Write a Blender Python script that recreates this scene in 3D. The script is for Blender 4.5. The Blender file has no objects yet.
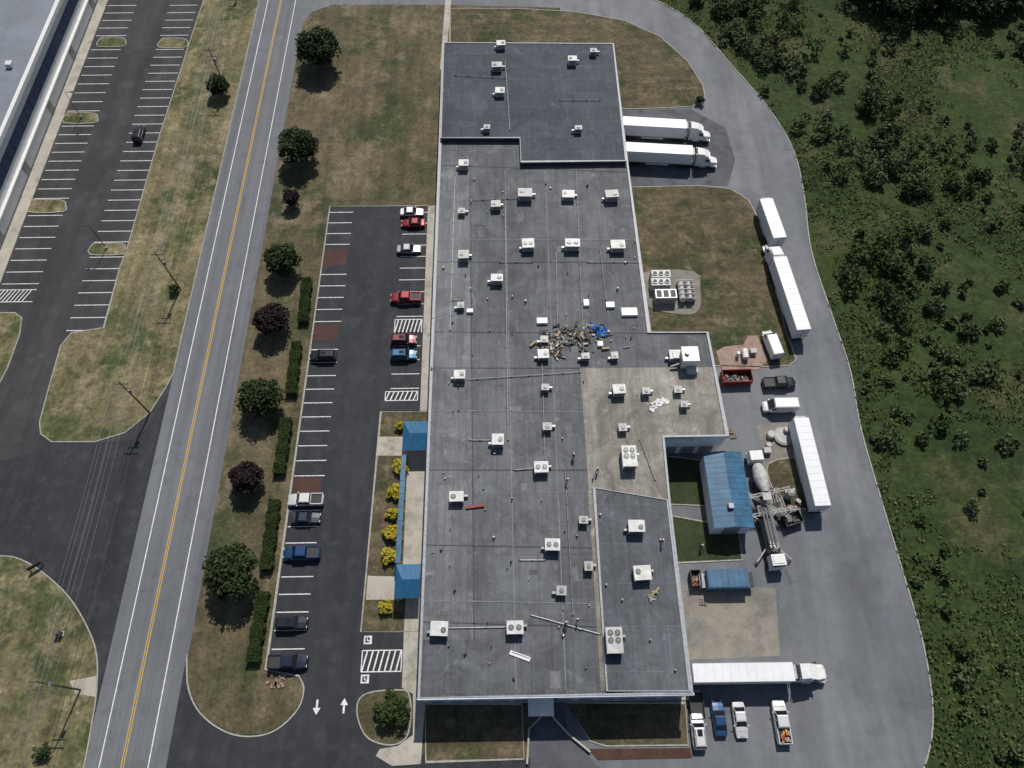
import bpy, math, random
import numpy as np
from mathutils import Vector, Matrix, noise as mnoise
random.seed(7); rng=np.random.default_rng(7)
S=bpy.context.scene
COL=S.collection
# ------------------------------------------------------------ survey of the site (metres, X east, Y north)
H=115.0; F=730.0; PIT=math.radians(62.07); YAW=math.radians(0.92)
_fw=Vector((math.sin(YAW)*math.cos(PIT),math.cos(YAW)*math.cos(PIT),-math.sin(PIT)))
_rt=Vector((math.cos(YAW),-math.sin(YAW),0)); _up=_rt.cross(_fw)
def P(u,v,z=0.0):
    """photogrammetric plot: survey-sheet reading -> site position at height z"""
    d=_fw*F+_rt*(u-512)-_up*(v-384)
    t=(H-z)/(-d.z)
    return Vector((d.x*t,d.y*t,z))
def PP(pts,z=0.0): return [tuple(P(u,v,z))[:2] for u,v in pts]
def smooth(pts,n=6,closed=True):
    out=[];L=len(pts)
    rngi=range(L if closed else L-1)
    for i in rngi:
        g=lambda k: np.array(pts[k%L] if closed else pts[min(max(k,0),L-1)],float)
        p0,p1,p2,p3=g(i-1),g(i),g(i+1),g(i+2)
        for k in range(n):
            t=k/n
            out.append(tuple(.5*((2*p1)+(-p0+p2)*t+(2*p0-5*p1+4*p2-p3)*t*t+(-p0+3*p1-3*p2+p3)*t**3)))
    if not closed: out.append(tuple(pts[-1]))
    return out
# ------------------------------------------------------------ materials
def newmat(name):
    m=bpy.data.materials.new(name); m.use_nodes=True
    nt=m.node_tree; b=nt.nodes['Principled BSDF']
    return m,nt,b
def nd(nt,t,**k):
    n=nt.nodes.new(t)
    for a,v in k.items():
        setattr(n,a,v)
    return n
def ramp(nt,src,a,b,ca=(0,0,0,1),cb=(1,1,1,1)):
    r=nd(nt,'ShaderNodeValToRGB'); r.color_ramp.elements[0].position=a; r.color_ramp.elements[1].position=b
    r.color_ramp.elements[0].color=ca; r.color_ramp.elements[1].color=cb
    nt.links.new(src,r.inputs[0]); return r.outputs[0]
def mix(nt,fac,a,b,mode='MIX'):
    m=nd(nt,'ShaderNodeMix',data_type='RGBA',blend_type=mode)
    for i,s in ((0,fac),(6,a),(7,b)):
        if hasattr(s,'links'): nt.links.new(s,m.inputs[i])
        elif i==0: m.inputs[0].default_value=s
        else: m.inputs[i].default_value=(*s,1) if len(s)==3 else s
    return m.outputs[2]
def noise(nt,vec,scale,detail=5,rough=.6,dist=0):
    n=nd(nt,'ShaderNodeTexNoise'); n.inputs['Scale'].default_value=scale; n.inputs['Detail'].default_value=detail
    n.inputs['Roughness'].default_value=rough; n.inputs['Distortion'].default_value=dist
    nt.links.new(vec,n.inputs['Vector']); return n.outputs['Fac']
def coords(nt,world=True,stretch=(1,1,1),off=(0,0,0)):
    if world: o=nd(nt,'ShaderNodeNewGeometry').outputs['Position']
    else: o=nd(nt,'ShaderNodeTexCoord').outputs['Object']
    m=nd(nt,'ShaderNodeMapping'); m.inputs['Scale'].default_value=stretch; m.inputs['Location'].default_value=off
    nt.links.new(o,m.inputs[0]); return m.outputs[0]
def G(name,A,B,C=None,s1=.05,s2=.4,s3=4,fine=.35,stretch=(1,1,1),rough=.9,cracks=0,crackw=.012,crackm=.5,tracks=None,bump=0,w1=(.38,.62),w2=(.5,.68),spec=.3,mott=0,D=None):
    m,nt,b=newmat(name)
    w=coords(nt); ws=coords(nt,stretch=stretch)
    col=mix(nt,ramp(nt,noise(nt,ws,s1,4),w1[0],w1[1]),A,B)
    if C is not None: col=mix(nt,ramp(nt,noise(nt,coords(nt,off=(31,7,3)),s2,6,.68),w2[0],w2[1]),col,C)
    if D is not None: col=mix(nt,ramp(nt,noise(nt,coords(nt,off=(131,77,3)),s2*2.3,5,.68),.52,.66),col,D)
    f=noise(nt,w,s3,5,.78)
    g=ramp(nt,f,.25,.75,(1-fine,)*3+(1,),(1+fine,)*3+(1,))
    col=mix(nt,1.0,col,g,'MULTIPLY')
    if mott:
        f=noise(nt,coords(nt,off=(5,55,0)),.55,3,.6)
        col=mix(nt,1.0,col,ramp(nt,f,.32,.68,(1-mott,)*3+(1,),(1+mott,)*3+(1,)),'MULTIPLY')
    if tracks:
        st,amt=tracks
        t=noise(nt,coords(nt,stretch=st),1.0,4,.6)
        col=mix(nt,1.0,col,ramp(nt,t,.35,.65,(1-amt,)*3+(1,),(1+amt,)*3+(1,)),'MULTIPLY')
    if cracks:
        wn=nd(nt,'ShaderNodeTexNoise'); wn.inputs['Scale'].default_value=.4; wn.inputs['Detail'].default_value=3
        nt.links.new(w,wn.inputs['Vector'])
        va=nd(nt,'ShaderNodeVectorMath',operation='MULTIPLY_ADD'); va.inputs[1].default_value=(3,3,0)
        nt.links.new(wn.outputs['Color'],va.inputs[0]); nt.links.new(w,va.inputs[2])
        vo=nd(nt,'ShaderNodeTexVoronoi',feature='DISTANCE_TO_EDGE'); vo.inputs['Scale'].default_value=cracks
        nt.links.new(va.outputs[0],vo.inputs['Vector'])
        cr=ramp(nt,vo.outputs['Distance'],crackw*.5,crackw,(.45,.45,.45,1),(1,1,1,1))
        gate=ramp(nt,noise(nt,coords(nt,off=(3,9,0)),.05,2),.5,.6,(0,0,0,1),(crackm,)*3+(1,))
        col=mix(nt,gate,col,mix(nt,1.0,col,cr,'MULTIPLY'))
    nt.links.new(col,b.inputs['Base Color']); b.inputs['Roughness'].default_value=rough
    b.inputs['Specular IOR Level'].default_value=spec
    if bump:
        bp=nd(nt,'ShaderNodeBump'); bp.inputs['Strength'].default_value=bump; bp.inputs['Distance'].default_value=.3
        nt.links.new(noise(nt,w,2.0,5,.8),bp.inputs['Height']); nt.links.new(bp.outputs[0],b.inputs['Normal'])
    return m
def M(name,c,rough=.6,metal=0,var=.15,scale=1.5,spec=.5,coat=0,world=False):
    m,nt,b=newmat(name)
    f=noise(nt,coords(nt,world),scale,4,.7)
    col=mix(nt,1.0,c,ramp(nt,f,.3,.7,(1-var,)*3+(1,),(1+var*.6,)*3+(1,)),'MULTIPLY')
    nt.links.new(col,b.inputs['Base Color']); b.inputs['Roughness'].default_value=rough
    b.inputs['Metallic'].default_value=metal; b.inputs['Specular IOR Level'].default_value=spec
    b.inputs['Coat Weight'].default_value=coat; b.inputs['Coat Roughness'].default_value=.08
    return m
def roofmat(name,A,B,seam,sx=1.0,sy=10.0,stain=.35,rot=0,patch=.16):
    m,nt,b=newmat(name)
    w=coords(nt)
    wn=nd(nt,'ShaderNodeTexNoise'); wn.inputs['Scale'].default_value=.5; wn.inputs['Detail'].default_value=2
    nt.links.new(w,wn.inputs['Vector'])
    va=nd(nt,'ShaderNodeVectorMath',operation='MULTIPLY_ADD'); va.inputs[1].default_value=(.25,.25,0)
    nt.links.new(wn.outputs['Color'],va.inputs[0]); nt.links.new(w,va.inputs[2])
    mp=nd(nt,'ShaderNodeMapping'); mp.inputs['Rotation'].default_value=(0,0,rot); nt.links.new(va.outputs[0],mp.inputs[0])
    br=nd(nt,'ShaderNodeTexBrick'); br.inputs['Scale'].default_value=1.0
    br.inputs['Brick Width'].default_value=sx; br.inputs['Row Height'].default_value=sy
    br.inputs['Mortar Size'].default_value=.045; br.inputs['Mortar Smooth'].default_value=.5
    br.inputs['Color1'].default_value=(1-patch,)*3+(1,); br.inputs['Color2'].default_value=(1+patch*.8,)*3+(1,)
    br.inputs['Mortar'].default_value=seam+(1,)
    nt.links.new(mp.outputs[0],br.inputs['Vector'])
    col=mix(nt,ramp(nt,noise(nt,coords(nt,stretch=(1,.35,1)),.09,4,.6),.36,.64),A,B)
    col=mix(nt,1.0,col,br.outputs['Color'],'MULTIPLY')
    st=ramp(nt,noise(nt,coords(nt,off=(9,40,0)),.16,7,.72,1.2),.38,.62,(1-stain,)*3+(1,),(1.15,1.15,1.15,1))
    col=mix(nt,1.0,col,st,'MULTIPLY')
    # pale scuffs and dried ponding
    po=noise(nt,coords(nt,off=(70,5,0)),.35,6,.72,.8)
    col=mix(nt,ramp(nt,po,.58,.68,(0,0,0,1),(.5,.5,.5,1)),col,tuple(min(1,x*1.75) for x in B))
    # long streaks of dirt washed by the rain
    ss=noise(nt,coords(nt,stretch=(1.6,.12,1),off=(3,3,0)),1.0,5,.7)
    col=mix(nt,1.0,col,ramp(nt,ss,.35,.65,(.86,.86,.86,1),(1.12,1.12,1.12,1)),'MULTIPLY')
    fi=noise(nt,w,3.5,6,.8)
    col=mix(nt,1.0,col,ramp(nt,fi,.3,.7,(.8,.8,.8,1),(1.2,1.2,1.2,1)),'MULTIPLY')
    nt.links.new(col,b.inputs['Base Color']); b.inputs['Roughness'].default_value=.75; b.inputs['Specular IOR Level'].default_value=.25
    return m
def leafmat(name,A,B,C):
    m,nt,b=newmat(name)
    w=coords(nt)
    col=mix(nt,ramp(nt,noise(nt,w,.16,4,.7),.38,.62),A,B)
    gi=nd(nt,'ShaderNodeNewGeometry').outputs['Random Per Island']
    col=mix(nt,ramp(nt,gi,.3,1.0),col,C)
    nt.links.new(col,b.inputs['Base Color']); b.inputs['Roughness'].default_value=.7; b.inputs['Specular IOR Level'].default_value=.2
    return m
m_lawn=G('dry_grass',(.142,.112,.066),(.094,.08,.044),(.045,.058,.021),s1=.07,s2=.06,s3=1.6,fine=.55,bump=.7,tracks=((.5,.07,1),.22),w2=(.47,.62),mott=.22,D=(.175,.142,.09))
m_lawn2=G('lawn_grass',(.122,.095,.057),(.082,.07,.037),(.043,.056,.02),s1=.08,s2=.14,s3=1.6,fine=.55,bump=.7,w2=(.47,.62),tracks=((.06,.6,1),.22),mott=.22,D=(.15,.118,.073))
m_lawnL=G('verge_grass',(.2,.165,.092),(.125,.12,.056),(.058,.075,.025),s1=.08,s2=.11,s3=1.6,fine=.55,bump=.7,tracks=((.6,.05,1),.24),w2=(.48,.62),mott=.24,D=(.235,.195,.12))
m_green=G('green_grass',(.024,.038,.014),(.034,.05,.018),(.055,.06,.03),s1=.2,s2=.4,s3=2,fine=.5,bump=.5)
m_scrub=G('scrub_ground',(.024,.043,.010),(.04,.063,.014),(.08,.078,.033),s1=.05,s2=.08,s3=1.2,fine=.65,bump=1,w2=(.54,.66),mott=.3)
m_road=G('worn_asphalt',(.13,.137,.15),(.15,.157,.17),(.117,.123,.133),s1=.04,s2=.3,s3=8,fine=.14,rough=.85,cracks=.06,crackw=.005,tracks=((.9,.012,1),.14))
m_drive=G('site_asphalt',(.122,.13,.143),(.162,.17,.182),(.1,.106,.117),s1=.035,s2=.1,s3=6,fine=.18,rough=.7,cracks=.06,crackw=.005,crackm=.6,tracks=((.25,.03,1),.16),w2=(.5,.7),mott=.07)
m_dark=G('new_asphalt',(.025,.027,.031),(.032,.034,.039),(.045,.047,.053),s1=.06,s2=.35,s3=8,fine=.25,rough=.8,tracks=((.5,.05,1),.15),mott=.1)
m_lot=G('lot_asphalt',(.036,.036,.04),(.047,.046,.049),(.062,.06,.062),s1=.05,s2=.2,s3=8,fine=.2,rough=.85,tracks=((.3,.03,1),.18),mott=.1)
m_dock=G('dock_asphalt',(.085,.09,.1),(.115,.12,.135),(.065,.068,.075),s1=.1,s2=.3,s3=6,fine=.2,mott=.12)
m_conc=G('concrete',(.44,.41,.35),(.37,.345,.295),(.26,.24,.2),s1=.2,s2=.5,s3=5,fine=.16)
m_tan=G('tan_concrete',(.26,.235,.195),(.2,.19,.165),(.14,.135,.125),s1=.12,s2=.25,s3=4,fine=.22,mott=.12)
m_pink=G('pink_gravel',(.34,.25,.2),(.28,.2,.17),(.2,.15,.13),s1=.3,s2=.6,s3=5,fine=.35)
m_brick=G('brick_paving',(.085,.04,.032),(.07,.037,.032),(.05,.035,.033),s1=.4,s2=.6,s3=5,fine=.3)
m_mulch=G('mulch',(.07,.032,.024),(.09,.045,.03),(.05,.03,.02),s1=.4,s2=.6,s3=5,fine=.4)
m_kerb=M('kerb_concrete',(.36,.35,.31),.9,var=.35,world=True)
def paintmat(name,c,wear):
    m,nt,b=newmat(name)
    f=noise(nt,coords(nt),2.2,5,.8)
    col=mix(nt,ramp(nt,f,.42,.7),c,tuple(x*wear for x in c))
    nt.links.new(col,b.inputs['Base Color']); b.inputs['Roughness'].default_value=.8; return m
m_paint=paintmat('white_road_paint',(.78,.78,.77),.5)
m_yel=paintmat('yellow_road_paint',(.6,.37,.06),.65)
m_tar=M('tar',(.03,.03,.032),.6,world=True)
m_roof=roofmat('grey_membrane_roof',(.1,.106,.116),(.13,.136,.146),(.62,.62,.64),3.0,9.5,.28,patch=.09)
m_roofW=roofmat('pale_membrane_roof',(.14,.146,.154),(.172,.177,.184),(.66,.66,.68),1.2,20,.26,patch=.12)
m_roofN=roofmat('dark_membrane_roof',(.052,.06,.073),(.07,.079,.093),(1.7,1.7,1.7),9,4.2,.28,patch=.1)
m_roofS=roofmat('grey_membrane_roof_b',(.088,.096,.108),(.115,.123,.135),(1.4,1.4,1.4),5,6,.25,patch=.1)
m_roofT=roofmat('tan_gravel_roof',(.235,.22,.19),(.29,.272,.235),(.75,.75,.73),3,9,.38)
m_wall=M('precast_wall',(.66,.68,.71),.8,var=.12,scale=.6)
m_fascia=M('metal_fascia',(.6,.67,.74),.5,var=.12)
m_cop=M('metal_coping',(.34,.35,.37),.5,var=.3,world=True)
m_white=M('white_painted_metal',(.72,.72,.7),.45,var=.15)
m_trl=M('trailer_white',(.74,.75,.76),.4,var=.08,scale=.6)
m_unit=M('hvac_casing',(.62,.62,.6),.5,var=.25,scale=1.2)
m_unitA=M('hvac_casing_a',(.5,.5,.47),.55,var=.35,scale=1.0)
m_unitC=M('hvac_casing_c',(.68,.67,.62),.55,var=.3,scale=.8)
m_unit2=M('hvac_casing_b',(.4,.4,.385),.5,var=.3,scale=1.2)
m_dk=M('dark_metal',(.03,.031,.034),.6)
m_grey=M('galvanised_metal',(.28,.29,.3),.45,.4,var=.2)
m_black=M('tyre_rubber',(.018,.018,.018),.85)
m_glass=M('tinted_glass',(.012,.014,.018),.12,spec=.8,var=0)
m_chrome=M('wheel_alloy',(.4,.4,.41),.3,.8)
m_red=M('red_paint_worn',(.25,.035,.025),.6,var=.35)
m_blueR=M('blue_metal_roof',(.028,.12,.22),.45,var=.4,scale=.5)
m_blue=M('blue_canopy',(.016,.115,.24),.5,var=.25)
m_tarp=M('blue_tarp',(.02,.12,.38),.5,var=.3)
m_wood=M('plank_wood',(.38,.28,.15),.8,var=.35,scale=3)
m_wood2=M('pole_timber',(.12,.085,.06),.9,var=.35)
m_card=M('cardboard',(.3,.24,.17),.9,var=.3)
m_debris=M('roof_debris',(.09,.085,.08),.9,var=.4)
m_bark=M('bark',(.06,.045,.033),.95,var=.3)
m_lampL=M('lens_amber',(.6,.25,.06),.3); m_lampW=M('lens_clear',(.7,.7,.68),.2); m_lampR=M('lens_red',(.35,.02,.02),.3)
m_wbr=M('warehouse_roof',(.185,.205,.235),.6,var=.2,scale=.15,world=True)
m_navy=M('navy_glazing',(.016,.035,.09),.25,var=.2)
m_leafA=leafmat('leaves_green',(.02,.038,.010),(.036,.058,.014),(.056,.078,.024))
m_leafT=leafmat('leaves_dark_green',(.015,.028,.009),(.026,.042,.012),(.044,.062,.02))
m_leafP=leafmat('leaves_purple',(.014,.008,.010),(.022,.012,.015),(.034,.02,.021))
m_leafH=leafmat('leaves_hedge',(.018,.033,.009),(.031,.05,.013),(.046,.066,.019))
m_leafY=leafmat('leaves_yellow',(.42,.32,.028),(.52,.41,.04),(.28,.27,.035))
m_leafS=leafmat('leaves_scrub',(.034,.058,.016),(.062,.09,.034),(.105,.132,.062))
m_leafB=leafmat('leaves_thicket',(.02,.04,.010),(.038,.064,.016),(.06,.086,.026))
m_leafW=leafmat('leaves_weeds',(.032,.06,.012),(.062,.09,.019),(.105,.112,.042))
m_leafD=leafmat('leaves_woodland',(.013,.025,.008),(.023,.038,.011),(.036,.054,.018))
paints={}
def paint(c):
    if c not in paints: paints[c]=M('car_paint_%d'%len(paints),c,.35,.25,var=.05,coat=.6)
    return paints[c]
# ------------------------------------------------------------ mesh builder
class MB:
    def __init__(s): s.v=[];s.f=[];s.m=[];s.mats=[]
    def mi(s,mat):
        if mat not in s.mats: s.mats.append(mat)
        return s.mats.index(mat)
    def add(s,vs,fs,mat):
        o=len(s.v); s.v+= [tuple(p) for p in vs]; k=s.mi(mat)
        for f in fs: s.f.append([o+i for i in f]); s.m.append(k)
    def box(s,c,d,mat,rz=0,tx=1,ty=1,ox=0,rx=0,ry=0):
        x,y,z=[k/2 for k in d]
        vs=[(-x,-y,-z),(x,-y,-z),(x,y,-z),(-x,y,-z),(-x*tx+ox,-y*ty,z),(x*tx+ox,-y*ty,z),(x*tx+ox,y*ty,z),(-x*tx+ox,y*ty,z)]
        R=Matrix.Rotation(rz,3,'Z')@Matrix.Rotation(ry,3,'Y')@Matrix.Rotation(rx,3,'X')
        vs=[R@Vector(p)+Vector(c) for p in vs]
        s.add(vs,[(0,3,2,1),(4,5,6,7),(0,1,5,4),(1,2,6,5),(2,3,7,6),(3,0,4,7)],mat)
    def cyl(s,p,q,r,mat,n=12,r2=None):
        p=Vector(p);q=Vector(q);d=(q-p).normalized(); r2=r if r2 is None else r2
        a=d.orthogonal().normalized(); b=d.cross(a)
        vs=[];
        for c,rr in((p,r),(q,r2)):
            for i in range(n):
                t=2*math.pi*i/n; vs.append(c+(a*math.cos(t)+b*math.sin(t))*rr)
        fs=[(i,(i+1)%n,n+(i+1)%n,n+i) for i in range(n)]+[tuple(range(n-1,-1,-1)),tuple(range(n,2*n))]
        s.add(vs,fs,mat)
    def prism(s,pts,z0,z1,mat,top=None):
        n=len(pts)
        ar=sum(pts[i][0]*pts[(i+1)%n][1]-pts[(i+1)%n][0]*pts[i][1] for i in range(n))
        if ar<0: pts=pts[::-1]
        vs=[(x,y,z0) for x,y in pts]+[(x,y,z1) for x,y in pts]
        s.add(vs,[(i,(i+1)%n,n+(i+1)%n,n+i) for i in range(n)],mat)
        s.add(vs[n:],[tuple(range(n))],top or mat)
    def sheet(s,pts,z,mat):
        n=len(pts)
        ar=sum(pts[i][0]*pts[(i+1)%n][1]-pts[(i+1)%n][0]*pts[i][1] for i in range(n))
        if ar<0: pts=pts[::-1]
        s.add([(x,y,z) for x,y in pts],[tuple(range(n))],mat)
    def strip(s,path,w,z0,z1,mat,closed=False):
        pts=[Vector((p[0],p[1])) for p in path]; n=len(pts); L=[];R=[]
        for i in range(n):
            a=pts[(i-1)%n] if (closed or i>0) else pts[i]; b=pts[(i+1)%n] if (closed or i<n-1) else pts[i]
            d=(b-a); d=d.normalized() if d.length>1e-6 else Vector((1,0)); nn=Vector((-d.y,d.x))
            k=1.0
            if (closed or 0<i<n-1):
                e=(pts[(i+1)%n]-pts[i]); e=e.normalized() if e.length>1e-6 else d
                k=1/max(.5,abs(nn.dot(Vector((-e.y,e.x)))))
            L.append(pts[i]+nn*w/2*k);R.append(pts[i]-nn*w/2*k)
        vs=[(p.x,p.y,z1) for p in L]+[(p.x,p.y,z1) for p in R]+[(p.x,p.y,z0) for p in L]+[(p.x,p.y,z0) for p in R]
        fs=[]
        for i in range(n if closed else n-1):
            j=(i+1)%n
            fs.append((n+i,n+j,j,i))
            if z1-z0>.02: fs.append((i,j,2*n+j,2*n+i)); fs.append((3*n+i,3*n+j,n+j,n+i))
        if not closed and z1-z0>.02: fs+= [(0,2*n,3*n,n),(n-1,2*n-1,4*n-1,3*n-1)]
        s.add(vs,fs,mat)
    def loft(s,rings,mat,cap=True):
        n=len(rings[0]); vs=[p for r in rings for p in r]; fs=[]
        for k in range(len(rings)-1):
            for i in range(n): fs.append((k*n+i,k*n+(i+1)%n,(k+1)*n+(i+1)%n,(k+1)*n+i))
        if cap: fs+=[tuple(range(n-1,-1,-1)),tuple((len(rings)-1)*n+i for i in range(n))]
        s.add(vs,fs,mat)
    def mesh(s,name):
        me=bpy.data.meshes.new(name); me.from_pydata(s.v,[],s.f)
        for m in s.mats: me.materials.append(m)
        me.polygons.foreach_set('material_index',s.m); me.update(); return me
    def obj(s,name,loc=(0,0,0),rz=0,parent=None,bevel=0,smooth=False,me=None):
        me=me or s.mesh(name)
        o=bpy.data.objects.new(name,me); COL.objects.link(o); o.location=loc; o.rotation_euler[2]=rz
        if parent: o.parent=parent
        if smooth:
            for p in me.polygons: p.use_smooth=True
        if bevel:
            b=o.modifiers.new('bevel','BEVEL'); b.width=bevel; b.segments=2; b.limit_method='ANGLE'; b.angle_limit=.6
        return o
def empty(name,loc=(0,0,0)):
    e=bpy.data.objects.new(name,None); COL.objects.link(e); e.location=loc; e.empty_display_size=.5; return e
def sheet(name,px,z,mat,sm=0,kerb=False):
    if sm: px=smooth(px,sm)
    b=MB(); b.sheet(PP(px),z,mat)
    return b.obj(name)
def island(name,px,mat,sm=0,h=.12,kerb=True,kw=.18):
    if sm: px=smooth(px,sm)
    w=PP(px); b=MB(); b.prism(w,0,h,mat); o=b.obj(name)
    if kerb:
        k=MB(); k.strip(w,kw,0,h+.03,m_kerb,closed=True); k.obj('kerb')
    return o
# ------------------------------------------------------------ ground and paving
b=MB(); b.sheet([(-2500,-2500),(2500,-2500),(2500,2500),(-2500,2500)],0,m_lawn); b.obj('ground')
outer=[(600,-14),(645,-4),(692,22),(732,66),(768,108),(793,150),(804,195),(811,250),(830,310),(850,370),(861,430),(884,510),(905,580),(922,640),(932,700),(930,745),(915,790),(890,850)]
outs=smooth(outer,5,False)
scr=PP(outs+[(1500,850),(1500,-250),(500,-250),(292,-250),(292,-18),(500,-15)])
b=MB(); b.sheet(scr,.015,m_scrub); b.obj('scrub_ground')
sheet('site_drive',[(283,-14),(500,-15)]+outs+[(560,850),(560,8),(440,5),(332,5),(312,12),(300,26),(293,45),(270,45)],.03,m_drive)
rd=lambda x,v: x+(487-x)/1760*(768-v)
v0,v1=-300,1000
sheet('main_road',[(rd(83,v0),v0),(rd(168,v0),v0),(rd(168,v1),v1),(rd(83,v1),v1)],.045,m_road)
# dark car park of the factory
parkpoly=[(330,207),(432,205),(420,700),(420,755),(570,760),(570,870),(135,870),(160,800),(187,655),(189,690),(204,717),(235,735),(270,733),(296,712),(304,690),(299,676),(266,670)]
sheet('car_park',parkpoly,.056,m_dark)
k=MB(); k.strip(PP([(432,206),(330,207),(266,670),(299,676)]+smooth([(299,676),(304,690),(296,712),(270,733),(235,735),(204,717),(189,690),(187,655)],5,False)[1:]),.2,0,.15,m_kerb); k.obj('kerb')
# neighbouring lot
lot=[(175,-80),(140,-160),(-300,500),(-300,1000),(rd(85,1000),1000),(rd(85,372),372),(200,340),(225,-80)]
sheet('neighbour_lot',lot,.024,m_lot)
sheet('lot_entrance',[(-60,470),(0,462),(60,445),(130,440),(150,425),(164,400),(rd(84,378),378),(rd(84,720),720),(60,720),(-60,600)],.034,m_dark)
verge=[(250,-160),(221,-60),(204,0),(189,45),(160,135),(127,250),(120,268),(104,328),(72,333),(61,346),(50,385),(40,422),(41,434),(52,442),(95,442),(125,433),(150,413),(166,388),(rd(83,374),374),(rd(83,200),200),(rd(83,0),0),(rd(83,-160),-160)]
island('grass_verge',verge,m_lawnL)
island('grass_verge',[(-60,560),(0,556),(22,560),(45,574),(70,598),(88,628),(97,655),(97,690),(92,725),(84,768),(78,790),(70,900),(-200,900)],m_lawnL,4)
island('grass_verge',[(-60,313),(15,313),(22,318),(20,335),(8,368),(-6,395),(-60,400)],m_lawnL)
def cap(u0,u1,v,hh=4.5):
    island('parking_island',[(u0,v+hh),(u0+3,v-hh+1),(u0+8,v-hh),(u1-4,v-hh+.5),(u1,v),(u1-3,v+hh)],m_lawnL,3)
cap(98,126,42);cap(64,98,118,5);cap(28,66,206,6);cap(159,188,43);cap(90,126,249,5.5);cap(126,150,-20)
island('walkway',[(70,681),(97,676),(96,697),(76,694)],m_conc,kerb=False,h=.17)
pl=MB()
def stalls(b,xl,xr,Ya,Yb,step=2.75,z=.062,w=.15,skip=()):
    n=int(round(abs(Ya-Yb)/step)); 
    for i in range(n+1):
        if i in skip: continue
        y=Ya+(Yb-Ya)*i/max(n,1); b.strip([(xl,y),(xr+random.uniform(-.1,.1),y)],w,z,z,m_paint)
def Yv(u,v): return P(u,v).y
xA0,xA1=P(65,118).x,P(97,118).x
xB0,xB1=P(92,250).x,P(126,250).x
for a,c in((-110,36),(50,111),(126,198),(215,283)): stalls(pl,xA0,xA1,Yv(90,a),Yv(90,c),z=.036)
for a,c in((-110,36),(50,242),(257,330)): stalls(pl,xB0,xB1,Yv(120,a),Yv(120,c),z=.036)
ya,yb=Yv(10,290),Yv(10,302)
for i in range(9):
    x=xA0+i*.75-1; pl.strip([(x,yb),(x+1.2,ya)],.18,.036,.036,m_paint)
pl.strip([(xA0-3,ya),(xA1,ya)],.15,.04,.04,m_paint);pl.strip([(xA0-3,yb),(xA1,yb)],.15,.04,.04,m_paint)
pl.obj('lot_stall_lines')
rl=MB(); xc=P(122,768).x; ys=(-60,P(280,-120).y)
for dx in(-.16,.16): rl.strip([(xc+dx,ys[0]),(xc+dx,ys[1])],.14,.052,.052,m_yel)
for x in (P(99,768).x,P(148,768).x): rl.strip([(x,ys[0]),(x,ys[1])],.16,.052,.052,m_paint)
rl.obj('road_markings')
cm=MB(); XL=P(298,440).x+.2; XR=P(424,300).x; zc=.063
g=lambda v:Yv(300,v)
stalls(cm,XL,XL+5.0,g(213),g(245),z=zc);stalls(cm,XL,XL+5.0,g(275),g(322),z=zc);stalls(cm,XL,XL+5.0,g(350),g(476),z=zc);stalls(cm,XL,XL+5.0,g(495),g(668),z=zc)
stalls(cm,XR-5,XR,g(214),g(318),z=zc);stalls(cm,XR-5.2,XR-.2,g(334),g(390),z=zc)
def hatch(x0,x1,y0,y1,n,z=zc):
    for yy in(y0,y1): cm.strip([(x0,yy),(x1,yy)],.15,z,z,m_paint)
    for xx in(x0,x1): cm.strip([(xx,y0),(xx,y1)],.15,z+.004,z+.004,m_paint)
    for i in range(n):
        t=x0+(x1-x0)*(i+.1)/n; cm.strip([(t,y0),(t+(x1-x0)/n*.8,y1)],.22,z+.008,z+.008,m_paint)
hatch(XR-5.2,XR-.2,g(334),g(321),7); hatch(XR-6,XR-.3,g(402),g(393),7)
A=P(361,672);B=P(402,650); hatch(A.x,B.x,A.y,B.y,7)
def arrow(u,v,d):
    c=P(u,v); s=.85*d
    cm.strip([(c.x,c.y-1.0*s),(c.x,c.y+.3*s)],.28,zc,zc,m_paint)
    cm.sheet([(c.x-.55,c.y+.3*s),(c.x+.55,c.y+.3*s),(c.x,c.y+1.4*s)],zc+.004,m_paint)
arrow(317,706,-1);arrow(344,707,1)
for u,v in((368,640),(365,679)):
    c=P(u,v); cm.sheet([(c.x-.6,c.y-.6),(c.x+.6,c.y-.6),(c.x+.6,c.y+.6),(c.x-.6,c.y+.6)],zc,m_paint); cm.sheet([(c.x-.4,c.y-.4),(c.x+.3,c.y-.4),(c.x+.3,c.y+.4),(c.x-.4,c.y+.4)],zc+.004,m_dk)
    cm.strip([(c.x-.1,c.y+.35),(c.x-.05,c.y-.1),(c.x+.25,c.y-.2)],.12,zc+.008,zc+.008,m_paint)
cm.obj('car_park_markings')
bp=MB()
for v0_,v1_ in((250,266),(325,341),(478,494)):
    ya,yb=g(v0_),g(v1_); bp.sheet([(XL,yb),(XL+4.6,yb),(XL+4.6,ya),(XL,ya)],.06,m_brick)
bp.obj('brick_paved_pad')
island('lawn',[(450,9),(520,9),(575,12),(625,21),(660,37),(688,62),(703,86),(705,99),(692,107),(640,109),(560,109),(450,109)],m_lawn2)
island('lawn',[(600,188),(700,186),(730,189),(748,200),(760,222),(772,270),(784,325),(796,360),(788,366),(764,367),(716,366),(600,345)],m_lawn2)
island('gravel_bed',[(716,352),(724,347),(743,345),(748,336),(757,336),(763,348),(768,360),(758,370),(722,371)],m_pink,kerb=False,h=.15)
sheet('dock_apron',[(610,110),(690,109),(726,128),(735,160),(728,186),(615,187)],.04,m_dock)
sheet('tan_pad',[(682,585),(775,588),(780,656),(686,660)],.045,m_tan,0)
sheet('tan_pad',[(757,425),(797,420),(806,462),(813,508),(772,512),(764,470)],.045,m_tan)
island('lawn',[(768,464),(802,461),(811,502),(806,509),(786,507),(773,490)],m_lawn2,3)
island('lawn',[(655,455),(707,461),(709,506),(660,504)],m_green)
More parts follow.
